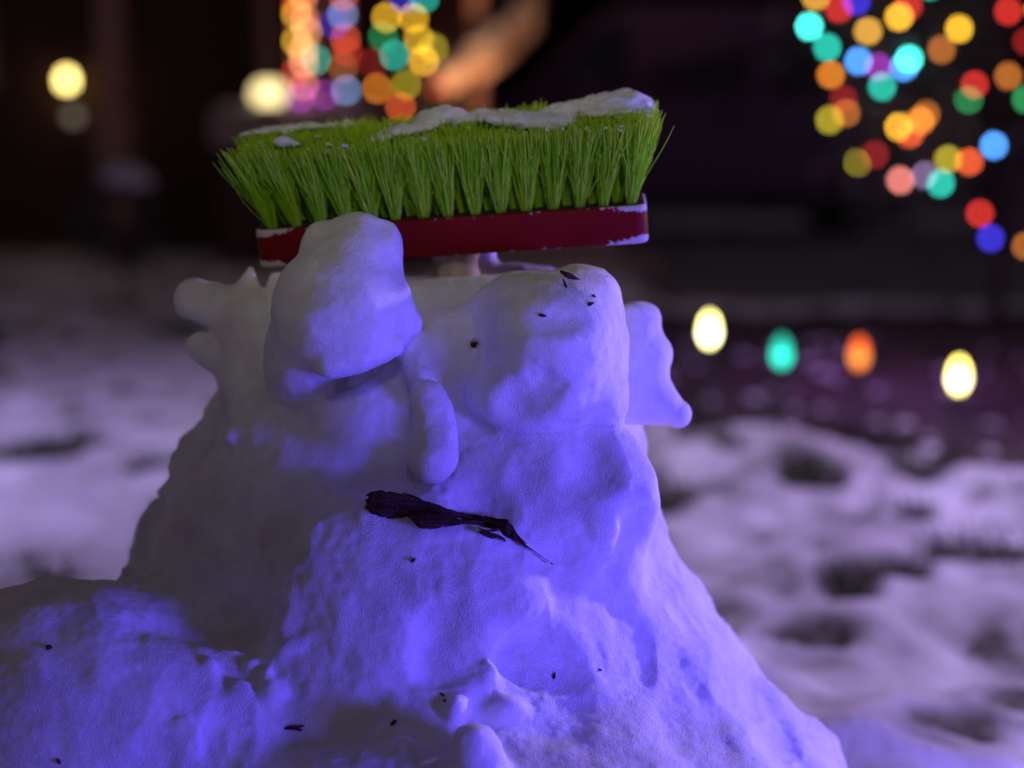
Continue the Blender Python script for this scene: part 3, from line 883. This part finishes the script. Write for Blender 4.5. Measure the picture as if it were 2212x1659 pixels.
sph = {}
def small_bulb(r):
    if r not in sph:
        bm = bmesh.new(); bm_lathe(bm, [(r * 0.35, -r * 1.0), (r * 0.8, -r * 0.6), (r, 0), (r * 0.82, r * 0.55), (r * 0.5, r * 0.95), (r * 0.1, r * 1.2)], 12)
        me = bpy.data.meshes.new('bulb'); bm.to_mesh(me); bm.free()
        me.polygons.foreach_set('use_smooth', np.ones(len(me.polygons), dtype=bool))
        sph[r] = me
    return sph[r]
def light_string(label, bulbs, r, gain, group=None):
    pts = [at(px, py, Y) for px, py, c, Y in bulbs]
    base = min(pts, key=lambda p: p.z).copy()
    root = empty('light_string', base)
    tag(root, label, 'string lights', group)
    for p, (px, py, c, Y) in zip(pts, bulbs):
        key = (c, gain)
        if key not in glows: glows[key] = glow('glow_' + c.replace(' ', '_'), CL[c], gain)
        me = small_bulb(r)
        if not me.materials: me.materials.append(glows[key])
        o = bpy.data.objects.new('bulb', me); col.objects.link(o); o.parent = root
        o.material_slots[0].link = 'OBJECT'; o.material_slots[0].material = glows[key]
        o.location = p - base
        o.rotation_euler = (rng.normal(0, 0.5), rng.normal(0, 0.5), 0)
        o['label'] = c + ' bulb'
    # wire: from bulb to nearest unvisited bulb
    left = pts[1:]; path = [pts[0]]
    while left:
        q = min(left, key=lambda v: (v - path[-1]).length); left.remove(q)
        mid = (q + path[-1]) / 2 + Vector((0, 0.03, -0.03))
        path += [mid, q]
    bm = bmesh.new(); bm_tube(bm, [p - base + Vector((0, r * 0.9, -r * 0.8)) for p in path], 0.003, 5)
    from_bm('wire', bm, M['wire'], root)
    return root
T = 5.0
tree_b = [(1748, 58, 'cyan'), (1787, 103, 'teal'), (1762, -6, 'amber'), (1812, 20, 'red'), (1850, 4, 'blue'), (1875, 68, 'amber'), (1942, 37, 'bright yellow'), (1962, 14, 'red'),
          (1854, 133, 'light blue'), (1964, 128, 'cyan'), (1952, 146, 'light blue'), (1898, 145, 'magenta'), (1905, 188, 'teal'), (1795, 162, 'orange'), (1822, 215, 'dark red'), (1828, 245, 'brown orange'),
          (1792, 260, 'olive'), (1942, 275, 'bright yellow'), (1988, 262, 'orange'), (2000, 248, 'brown orange'), (1966, 290, 'orange red'), (2072, 63, 'yellow'), (2034, 108, 'brown orange'), (2178, 25, 'red'),
          (2218, 90, 'dark red'), (2178, 165, 'brown orange'), (2105, 183, 'red'), (2092, 215, 'green'), (2216, 215, 'green'), (2147, 315, 'light blue'), (1855, 350, 'olive'), (1890, 335, 'dark red'),
          (2048, 345, 'olive'), (2094, 350, 'orange red'), (1945, 390, 'pink'), (2032, 397, 'teal'), (1998, 380, 'lilac'), (2117, 462, 'red'), (2140, 515, 'blue'),
          (2216, 532, 'brown orange'), (2240, 20, 'yellow'), (2260, 330, 'orange'), (2010, -30, 'teal'), (1900, -40, 'orange'), (2120, -40, 'light blue')]
TG = 13.0
light_string('multicoloured light string wound through the evergreen shrub', [(x, y, c, T - 0.42 + 0.0004 * max(0, 2100 - x) + 0.1 * random.random()) for x, y, c in tree_b], 0.0125, TG)
col_a = [(655, -10, 'salmon'), (640, 30, 'yellow'), (658, 45, 'pink'), (640, 90, 'yellow'), (655, 112, 'salmon'), (656, 136, 'salmon'), (682, 130, 'teal'), (638, 160, 'red'), (657, 186, 'pink'), (648, 212, 'magenta'), (664, 70, 'salmon'), (640, 10, 'red')]
light_string('multicoloured light string wound round the pale porch post', [(x, y, c, 7.93) for x, y, c in col_a], 0.016, 11.0, 'light strings on the porch posts')
col_b = [(742, -8, 'orange red'), (740, 32, 'sky'), (722, 52, 'blue'), (746, 84, 'orange red'), (750, 112, 'red'), (740, 146, 'brown orange'), (748, 196, 'sky'), (702, 206, 'magenta'), (760, 236, 'orange'), (690, 240, 'salmon')]
light_string('light string of blue and orange bulbs wound round the dark porch post', [(x, y, c, 8.03) for x, y, c in col_b], 0.016, 10.0, 'light strings on the porch posts')
col_c = [(835, 38, 'yellow'), (893, 40, 'yellow'), (828, 80, 'green'), (905, 86, 'yellow'), (936, 105, 'olive'), (915, 132, 'bright yellow'), (852, 120, 'teal'), (806, 136, 'dark red'), (815, 192, 'orange'), (877, 184, 'olive'), (943, 190, 'dark red'), (866, 232, 'orange red'), (872, -4, 'blue'), (916, -4, 'teal')]
light_string('tangle of mostly yellow bulbs hung on the low bush by the porch steps', [(x, y, c, 7.4) for x, y, c in col_c], 0.016, 12.0)

# ------------------------------------------------------------------ evergreen shrub and other plants
M['leaf'] = plain('evergreen_leaf', (0.085, 0.095, 0.075), 0.6, var=0.5, scale=8)
M['trunk'] = plain('shrub_bark', (0.07, 0.05, 0.04), 0.9, scale=30)
def leaves_mesh(name, c, rad, n, size, squash=0.3, clumps=60, inner=0.45):
    cc = rng.normal(size=(clumps, 3)); cc /= np.linalg.norm(cc, axis=1)[:, None]
    cc *= (inner + (1 - inner) * rng.random(clumps) ** 0.6)[:, None]
    k = rng.integers(0, clumps, n)
    p = (cc[k] + rng.normal(0, 0.13, (n, 3))) * np.array(rad) + np.array(c)
    d = rng.normal(size=(n, 3)) + cc[k] * 1.2; d /= np.linalg.norm(d, axis=1)[:, None]
    s = np.cross(d, rng.normal(size=(n, 3))); s /= np.linalg.norm(s, axis=1)[:, None]
    L = size * (0.6 + 0.8 * rng.random(n))[:, None]
    V = np.stack([p - d * L * 0.5, p + s * L * squash * 0.5, p + d * L * 0.5, p - s * L * squash * 0.5], 1).reshape(-1, 3)
    Q = np.arange(4 * n).reshape(n, 4)
    return mesh_np(name, V, Q)
def shrub(name, label, cat, loc, rad, n, size, trunk_h, trunk_r, mat, group=None, squash=0.3, clumps=60):
    root = empty(name, (loc[0], loc[1], 0))
    tag(root, label, cat, group)
    bm = bmesh.new()
    top = Vector((0, 0, loc[2]))
    bm_tube(bm, [(0, 0, -0.05), (0.02, 0.01, trunk_h * 0.5), top], [trunk_r, trunk_r * 0.8, trunk_r * 0.4], 8)
    for k in range(9):
        a = k * 2.4; s = 0.55 + 0.3 * random.random()
        e = Vector((math.cos(a) * rad[0] * s, math.sin(a) * rad[1] * s, loc[2] + rad[2] * (random.random() - 0.4)))
        st = Vector((0.01, 0, trunk_h * (0.4 + 0.06 * k)))
        bm_tube(bm, [st, (st + e) / 2 + Vector((0, 0, 0.05 * rad[2])), e], [trunk_r * 0.5, trunk_r * 0.35, trunk_r * 0.12], 6)
    from_bm('trunk', bm, M['trunk'], root, True)
    link('foliage', leaves_mesh('foliage', (0, 0, loc[2]), rad, n, size, squash, clumps), mat, root)
    return root
tc_ = at(2150, 60, T)
shrub('evergreen_shrub', 'dark evergreen shrub hung with multicoloured bulbs behind the stake lights', 'shrub', (tc_.x + 0.1, T + 0.15, 1.12), (0.80, 0.75, 0.85), 9000, 0.055, 0.6, 0.035, M['leaf'], clumps=90)
bc_ = at(880, 150, 7.6)
shrub('bush', 'low dark bush by the porch steps with yellow bulbs in it', 'bush', (bc_.x, 7.65, 1.02), (0.26, 0.24, 0.36), 2200, 0.05, 0.7, 0.02, M['leaf'], clumps=30)

# ------------------------------------------------------------------ house with porch
M['siding'] = plain('brown_siding', (0.075, 0.032, 0.026), 0.8, var=0.2, scale=2)
M['trim'] = plain('painted_trim', (0.42, 0.30, 0.26), 0.6)
M['dimtrim'] = plain('brown_trim', (0.40, 0.22, 0.18), 0.7)
M['roof'] = plain('dark_shingle', (0.02, 0.018, 0.02), 0.9)
M['glass'] = plain('dark_glass', (0.004, 0.004, 0.006), 0.08, spec=0.5, var=0.1)
M['black'] = plain('black_metal', (0.012, 0.011, 0.011), 0.5)
hw_y = 9.6
house = empty('house', (-3.6, hw_y, 0)); tag(house, 'dark house with brown lap siding and a raised porch behind the lawn', 'house')
bm = bmesh.new(); bm_box(bm, -4.6, 3.35, 0.03, 6.0, 0, 3.0)
from_bm('wall', bm, M['siding'], house)
lap_me = None
for k in range(20):
    if lap_me is None:
        bm = bmesh.new()
        vs_ = [bm.verts.new(v) for v in ((-4.6, 0.03, 0), (3.35, 0.03, 0), (3.35, -0.004, 0.005), (-4.6, -0.004, 0.005), (-4.6, 0.022, 0.148), (3.35, 0.022, 0.148), (3.35, 0.03, 0.148), (-4.6, 0.03, 0.148))]
        for f in ((0, 1, 2, 3), (3, 2, 5, 4), (4, 5, 6, 7), (0, 3, 4, 7), (1, 6, 5, 2)): bm.faces.new([vs_[i] for i in f])
        lap_me = bpy.data.meshes.new('siding_board'); bm.to_mesh(lap_me); bm.free(); lap_me.materials.append(M['siding'])
    o = link('siding_board', lap_me, None, house); o.location = (0, 0, 0.15 * k)
bm = bmesh.new()
for q in (((-4.9, -0.5, 2.95), (3.65, -0.5, 2.95), (3.65, 3, 4.6), (-4.9, 3, 4.6)), ((-4.9, 3, 4.6), (3.65, 3, 4.6), (3.65, 6.5, 2.95), (-4.9, 6.5, 2.95))):
    bot = [bm.verts.new(v) for v in q]; tp_ = [bm.verts.new((v[0], v[1], v[2] + 0.12)) for v in q]
    bm.faces.new(bot[::-1]); bm.faces.new(tp_)
    for i in range(4): bm.faces.new((bot[i], bot[(i + 1) % 4], tp_[(i + 1) % 4], tp_[i]))
from_bm('roof', bm, M['roof'], house)
for wx in (-3.4, -0.4):
    bm = bmesh.new()
    for a in ((wx - 0.55, wx - 0.47, 1.1, 2.3), (wx + 0.47, wx + 0.55, 1.1, 2.3), (wx - 0.47, wx + 0.47, 2.22, 2.3), (wx - 0.47, wx + 0.47, 1.1, 1.18), (wx - 0.02, wx + 0.02, 1.18, 2.22)):
        bm_box(bm, a[0], a[1], -0.05, 0.028, a[2], a[3])
    fr = from_bm('window', bm, M['dimtrim'], house)
    bm = bmesh.new(); bm_box(bm, wx - 0.465, wx + 0.465, -0.016, 0.027, 1.185, 2.215); from_bm('pane', bm, M['glass'], fr)

# porch: floor, steps, posts, handrail
pf = at(650, 238, 7.9)
porch = empty('porch', (pf.x, 8.6, 0)); tag(porch, 'raised wooden porch with pale posts, steps and an orange lit handrail', 'porch')
def lp(px, py, Y):
    return at(px, py, Y) - Vector((pf.x, 8.6, 0))
fz = pf.z
xl, xr = lp(455, 238, 7.9).x, lp(950, 238, 7.9).x
def snow_m(): return M['dab']
nb_ = 9
for k in range(nb_):
    bm = bmesh.new(); w_ = 1.65 / nb_
    bm_box(bm, xl, xr, -0.72 + k * w_, -0.72 + (k + 1) * w_ - 0.006, fz - 0.035, fz)
    from_bm('floor_board', bm, M['trim'], porch)
bm = bmesh.new(); bm_box(bm, xl, xr, -0.715, -0.675, fz - 0.20, fz - 0.038); from_bm('fascia', bm, M['trim'], porch)
bm = bmesh.new(); bm_box(bm, xl + 0.02, xr - 0.02, -0.66, 0.9, 0, fz - 0.04); from_bm('skirt', bm, M['siding'], porch)
for px, Y, wd, mat, lab in ((580, 8.9, 0.085, M['dimtrim'], 'bare brown post'), (657, 8.05, 0.105, M['trim'], 'pale post wound with lights'), (742, 8.15, 0.085, M['dimtrim'], 'dark post wound with lights'), (1030, 8.15, 0.075, M['dimtrim'], 'post behind the handrail')):
    c = lp(px, 100, Y)
    bm = bmesh.new(); bm_box(bm, c.x - wd / 2, c.x + wd / 2, c.y - wd / 2, c.y + wd / 2, (fz + 0.001) if px < 950 else 0, 2.7, 0.006)
    o = from_bm('post', bm, mat, porch); o['label'] = lab
bm = bmesh.new(); bm_box(bm, xl - 0.2, xr + 0.9, -0.9, 0.95, 2.7, 2.86); from_bm('beam', bm, M['dimtrim'], porch)
M['rail'] = plain('warm_wood', (0.55, 0.38, 0.28), 0.7)
for p0, p1, wd in (((962, 186, 7.6), (1156, 12, 8.2), 0.052), ((1035, 160, 7.7), (1150, 66, 8.1), 0.040)):
    a, b2 = lp(*p0), lp(*p1)
    bm = bmesh.new(); bm_tube(bm, [a, (a + b2) / 2 + Vector((0, 0, -0.01)), b2, b2 + Vector((0.01, 0.02, 0.3))], wd, 8)
    from_bm('handrail', bm, M['rail'], porch, True)
pts = []
for t in np.linspace(0.02, 0.98, 15):
    p = at(962, 182, 7.6).lerp(at(1156, 8, 8.2), t)
    pts.append((p.x + rng.normal(0, 0.012), p.y + rng.normal(0, 0.012), p.z + 0.03, rng.uniform(0.03, 0.055), rng.uniform(0.02, 0.04), rng.random() * 6))
tag(link('snow_ridge', blob_mesh('rail_snow', pts, 10), M['dab'], None, True), 'lumpy orange lit snow along the sloping porch handrail', 'snow')
for k in range(5):
    bm = bmesh.new(); z1 = fz - 0.17 * (k + 1) + 0.001
    if z1 < 0.05: continue
    bm_box(bm, xr + 0.25 * k + 0.003, xr + 0.25 * (k + 1), -0.55, 0.4, 0, z1); from_bm('step', bm, M['trim'], porch)
# snow on the edge of the porch floor
pts = [(pf.x + x, 8.6 - 0.62 + rng.normal(0, 0.02), fz - 0.002, rng.uniform(0.05, 0.09), rng.uniform(0.03, 0.05), rng.random() * 6) for x in np.linspace(xl + 0.08, xr - 0.1, 16)]
tag(link('snow_ridge', blob_mesh('snow_ridge', pts, 10), M['dab'], None, True), 'ridge of snow along the front edge of the porch floor', 'snow')

# lanterns
M['lant'] = glow('lantern_glow', (1.0, 0.80, 0.36), 2.6)
M['wl'] = glow('wall_lamp_glow', (1.0, 0.74, 0.22), 9.5)
c = at(580, 196, 7.95)
lan = empty('lantern', (c.x, 7.95, fz + 0.001)); tag(lan, 'low rounded lantern glowing pale yellow on the porch floor edge', 'lantern')
bm = bmesh.new(); bm_lathe(bm, [(0.065, 0), (0.07, 0.008), (0.07, 0.03), (0.055, 0.036)], 16); from_bm('base', bm, M['black'], lan, True)
bm = bmesh.new(); bm_lathe(bm, [(0.05, 0.037), (0.075, 0.055), (0.085, 0.085), (0.08, 0.115), (0.055, 0.142), (0.03, 0.150)], 18); from_bm('shade', bm, M['lant'], lan, True)
bm = bmesh.new(); bm_lathe(bm, [(0.032, 0.151), (0.03, 0.16), (0.012, 0.166), (0.010, 0.185)], 12); from_bm('cap', bm, M['black'], lan, True)
c = at(130, 170, 9.3)
wl = empty('wall_lantern', (c.x, hw_y - 0.005, c.z)); tag(wl, 'small black wall lantern with a bright yellow glass, far end of the house', 'wall lamp')
bm = bmesh.new(); bm_box(bm, -0.04, 0.04, -0.02, 0, -0.10, 0.12, 0.004); from_bm('back_plate', bm, M['black'], wl)
bm = bmesh.new(); bm_tube(bm, [(0, -0.02, 0.09), (0, -0.10, 0.125), (0, -0.16, 0.085)], 0.008, 8); from_bm('bracket', bm, M['black'], wl, True)
bm = bmesh.new(); bm_lathe(bm, [(0.03, -0.045), (0.036, -0.03), (0.038, 0.0), (0.034, 0.03), (0.02, 0.048)], 14, (0, -0.16, 0)); from_bm('glass', bm, M['wl'], wl, True)
bm = bmesh.new(); bm_lathe(bm, [(0.06, 0.050), (0.055, 0.058), (0.02, 0.082), (0.006, 0.10)], 14, (0, -0.16, 0)); from_bm('hood', bm, M['black'], wl, True)
c = at(158, 252, 8.2)
gp = empty('path_light', (c.x, 8.2, 0)); tag(gp, 'dim grey solar path light on a thin stake below the wall lantern', 'path light')
bm = bmesh.new(); bm_tube(bm, [(0, 0, -0.05), (0, 0, c.z - 0.03)], 0.008, 8); from_bm('stake', bm, M['black'], gp)
bm = bmesh.new(); bm_lathe(bm, [(0.02, -0.03), (0.034, -0.02), (0.034, 0.02), (0.02, 0.03)], 14, (0, 0, c.z)); from_bm('lens', bm, glow('dim_lens', (0.75, 0.62, 0.45), 0.42), gp, True)
bm = bmesh.new(); bm_lathe(bm, [(0.05, 0.031), (0.05, 0.038), (0.015, 0.05)], 14, (0, 0, c.z)); from_bm('cap', bm, M['black'], gp, True)
# snow capped shrub on the left and a column of the house
c = at(262, 420, 6.2)
shrub('small_shrub', 'small dark shrub capped with snow at the far left edge of the lawn', 'shrub', (c.x, 6.2, 0.38), (0.20, 0.2, 0.2), 900, 0.05, 0.3, 0.015, M['leaf'], clumps=20)
o = link('snow_mound', blob_mesh('snow_mound', [(0, 0, 0, 0.10, 0.06, 1.0), (0.08, -0.03, -0.02, 0.06, 0.04, 2.0)], 12), M['dab'], None, True)
o.location = (c.x, 6.2, 0.55); tag(o, 'rounded cap of snow on the small shrub', 'snow')
c = at(240, 60, 8.8)
bm = bmesh.new(); bm_box(bm, -0.07, 0.07, -0.07, 0.07, 0.93, 2.95, 0.008); bm_box(bm, -0.10, 0.10, -0.10, 0.10, 0.0, 0.93, 0.01)
o = from_bm('column', bm, M['dimtrim']); o.location = (c.x, 8.8, 0); tag(o, 'square brown column in front of the house, near the wall lantern', 'column')

# ------------------------------------------------------------------ parked vehicle
M['paint'] = plain('dark_purple_paint', (0.14, 0.055, 0.14), 0.35, var=0.1, bump=0.0, spec=0.4)
M['tyre'] = plain('tyre_rubber', (0.012, 0.012, 0.012), 0.85)
M['alloy'] = plain('grey_alloy', (0.12, 0.12, 0.13), 0.45, metal=0.7)
M['lens'] = plain('tail_lens', (0.09, 0.006, 0.006), 0.3)
vx = (1480 - 1106) / 243.0
car = empty('parked_car', (vx, 13.0, 0.0)); tag(car, 'dark tall family car parked side on across the driveway', 'car')
side = [(-2.55, 0.42), (-2.58, 0.70), (-2.45, 1.02), (-1.50, 1.20), (-0.85, 1.86), (-0.55, 1.96), (1.9, 1.96), (2.25, 1.86), (2.48, 1.25), (2.52, 0.80), (2.50, 0.42), (2.1, 0.34), (-2.2, 0.34)]
bm = bmesh.new(); hwid = 0.95
for sgn in (-1, 1): pass
ring = []
for (yy, ins) in ((-hwid, 0.06), (-hwid + 0.10, 0.0), (hwid - 0.10, 0.0), (hwid, 0.06)):
    ring.append([bm.verts.new((x * (1 - ins * 0.25), yy * (0.80 if z > 1.5 else (0.92 if z > 1.3 else 1.0)), 0.9 + (z - 0.9) * (1 - ins * 0.6))) for x, z in side])
n_ = len(side)
for r0, r1 in zip(ring, ring[1:]):
    for k in range(n_): bm.faces.new((r0[k], r0[(k + 1) % n_], r1[(k + 1) % n_], r1[k]))
bm.faces.new(ring[0]); bm.faces.new(ring[-1][::-1])
bmesh.ops.recalc_face_normals(bm, faces=bm.faces)
from_bm('body', bm, M['paint'], car)
def pane(name, pts, y0, y1, mat):
    """a thin slab leaning with the car's side"""
    bm = bmesh.new()
    fr = [bm.verts.new((x, -hwid * (1.0 - 0.20 * min(1, max(0, (z - 1.2) / 0.55))) - 0.012, z)) for x, z in pts]
    bk = [bm.verts.new((v.co.x, v.co.y + 0.05, v.co.z)) for v in fr]
    bm.faces.new(fr); bm.faces.new(bk[::-1])
    for i in range(len(fr)): bm.faces.new((fr[i], bk[i], bk[(i + 1) % len(fr)], fr[(i + 1) % len(fr)]))
    bmesh.ops.recalc_face_normals(bm, faces=bm.faces)
    return from_bm(name, bm, mat, car)
pane('side_window', [(-1.30, 1.27), (-0.55, 1.27), (-0.55, 1.80), (-0.78, 1.80)], 0, 0, M['glass'])
pane('side_window', [(-0.36, 1.27), (0.46, 1.27), (0.46, 1.80), (-0.36, 1.80)], 0, 0, M['glass'])
pane('side_window', [(0.68, 1.27), (1.55, 1.27), (1.55, 1.80), (0.68, 1.80)], 0, 0, M['glass'])
pane('side_window', [(1.75, 1.30), (2.18, 1.30), (2.06, 1.78), (1.75, 1.80)], 0, 0, M['glass'])
for hx in (0.32, 1.42):
    bm = bmesh.new(); bm_box(bm, hx - 0.09, hx + 0.09, -hwid - 0.035, -hwid + 0.03, 1.06, 1.10, 0.01); from_bm('door_handle', bm, M['alloy'], car)
bm = bmesh.new(); bm_box(bm, -1.02, -0.84, -hwid - 0.16, -hwid + 0.02, 1.20, 1.34, 0.03); from_bm('wing_mirror', bm, M['paint'], car)
for wx in (-1.55, 1.55):
    for sy in (-1, 1):
        w = empty('wheel', (wx, sy * 0.80, 0.36)); w.parent = car
        for nm, prof, mat in (('tyre', [(0.22, -0.11), (0.33, -0.12), (0.36, -0.09), (0.36, 0.09), (0.33, 0.12), (0.22, 0.11)], M['tyre']), ('rim', [(0.05, -0.125), (0.215, -0.118), (0.215, 0.118), (0.05, 0.125)], M['alloy'])):
            bm = bmesh.new(); bm_lathe(bm, prof, 24); bmesh.ops.rotate(bm, verts=bm.verts, cent=(0, 0, 0), matrix=Matrix.Rotation(math.pi / 2, 3, 'X'))
            from_bm(nm, bm, mat, w, False)
bm = bmesh.new(); bm_box(bm, 2.40, 2.54, -hwid + 0.02, -hwid + 0.22, 0.95, 1.30, 0.02); from_bm('tail_light', bm, M['lens'], car)
bm = bmesh.new(); bm_box(bm, -2.60, -2.42, -hwid + 0.04, -hwid + 0.40, 0.78, 0.98, 0.02); from_bm('headlight', bm, M['glass'], car)

# trees behind everything
M['far'] = plain('far_conifer', (0.020, 0.022, 0.018), 0.9, var=0.4, scale=3)
for i, (x, y, h) in enumerate(((-1.2, 19, 7.5), (1.2, 20.5, 8.5), (3.4, 19.2, 7.8), (5.6, 20.6, 9), (8.0, 19.4, 8), (-4.0, 21, 9), (-8.5, 20, 8))):
    root = empty('conifer_tree', (x, y, 0))
    tag(root, ['dark conifer showing between the house and the handrail', 'dark conifer behind the front of the parked car', 'dark conifer behind the middle of the parked car', 'dark conifer behind the rear of the parked car', 'dark conifer behind the lit evergreen shrub', 'dark conifer rising behind the porch roof', 'dark conifer rising behind the far end of the house'][i], 'tree', 'conifers behind the house and car')
    bm = bmesh.new(); bm_tube(bm, [(0, 0, -0.1), (0.05, 0, h * 0.5), (0, 0, h)], [0.22, 0.14, 0.03], 8); from_bm('trunk', bm, M['trunk'], root, True)
    n = 3500
    t = rng.random(n) ** 0.7
    rr = (1 - t) * 1.75 * (0.35 + 0.65 * rng.random(n)) + 0.1
    a = rng.random(n) * 6.283
    p = np.stack([rr * np.cos(a), rr * np.sin(a), 0.25 + t * (h - 0.25)], 1)
    d = np.stack([np.cos(a), np.sin(a), -0.45 + 0.25 * rng.normal(size=n)], 1); d /= np.linalg.norm(d, axis=1)[:, None]
    s = np.cross(d, rng.normal(size=(n, 3))); s /= np.linalg.norm(s, axis=1)[:, None]
    L = 0.42 * (0.6 + 0.7 * rng.random(n))[:, None]
    V = np.stack([p - d * L * 0.5, p + s * L * 0.28, p + d * L * 0.5, p - s * L * 0.28], 1).reshape(-1, 3)
    link('crown', mesh_np('crown', V, np.arange(4 * n).reshape(n, 4)), M['far'], root)
bm = bmesh.new(); bm_box(bm, -30, 30, 23.5, 24.1, 0, 5.5)
M['hedge'] = plain('far_woods', (0.012, 0.013, 0.011), 0.95)
hw_ = from_bm('hedge_wall', bm, M['hedge']); bpy.data.objects.remove(hw_)
n = 9000
p = np.stack([rng.uniform(-26, 26, n), rng.uniform(23, 25.5, n), rng.random(n) ** 1.2 * 7.5], 1)
d = rng.normal(size=(n, 3)); d /= np.linalg.norm(d, axis=1)[:, None]; s = np.cross(d, rng.normal(size=(n, 3))); s /= np.linalg.norm(s, axis=1)[:, None]
L = 0.9 * (0.6 + 0.8 * rng.random(n))[:, None]
V = np.stack([p - d * L * 0.5, p + s * L * 0.4, p + d * L * 0.5, p - s * L * 0.4], 1).reshape(-1, 3)
tag(link('far_woods', mesh_np('far_woods', V, np.arange(4 * n).reshape(n, 4)), M['hedge']), 'dark mass of far woods behind the conifers', 'woods', kind='stuff')
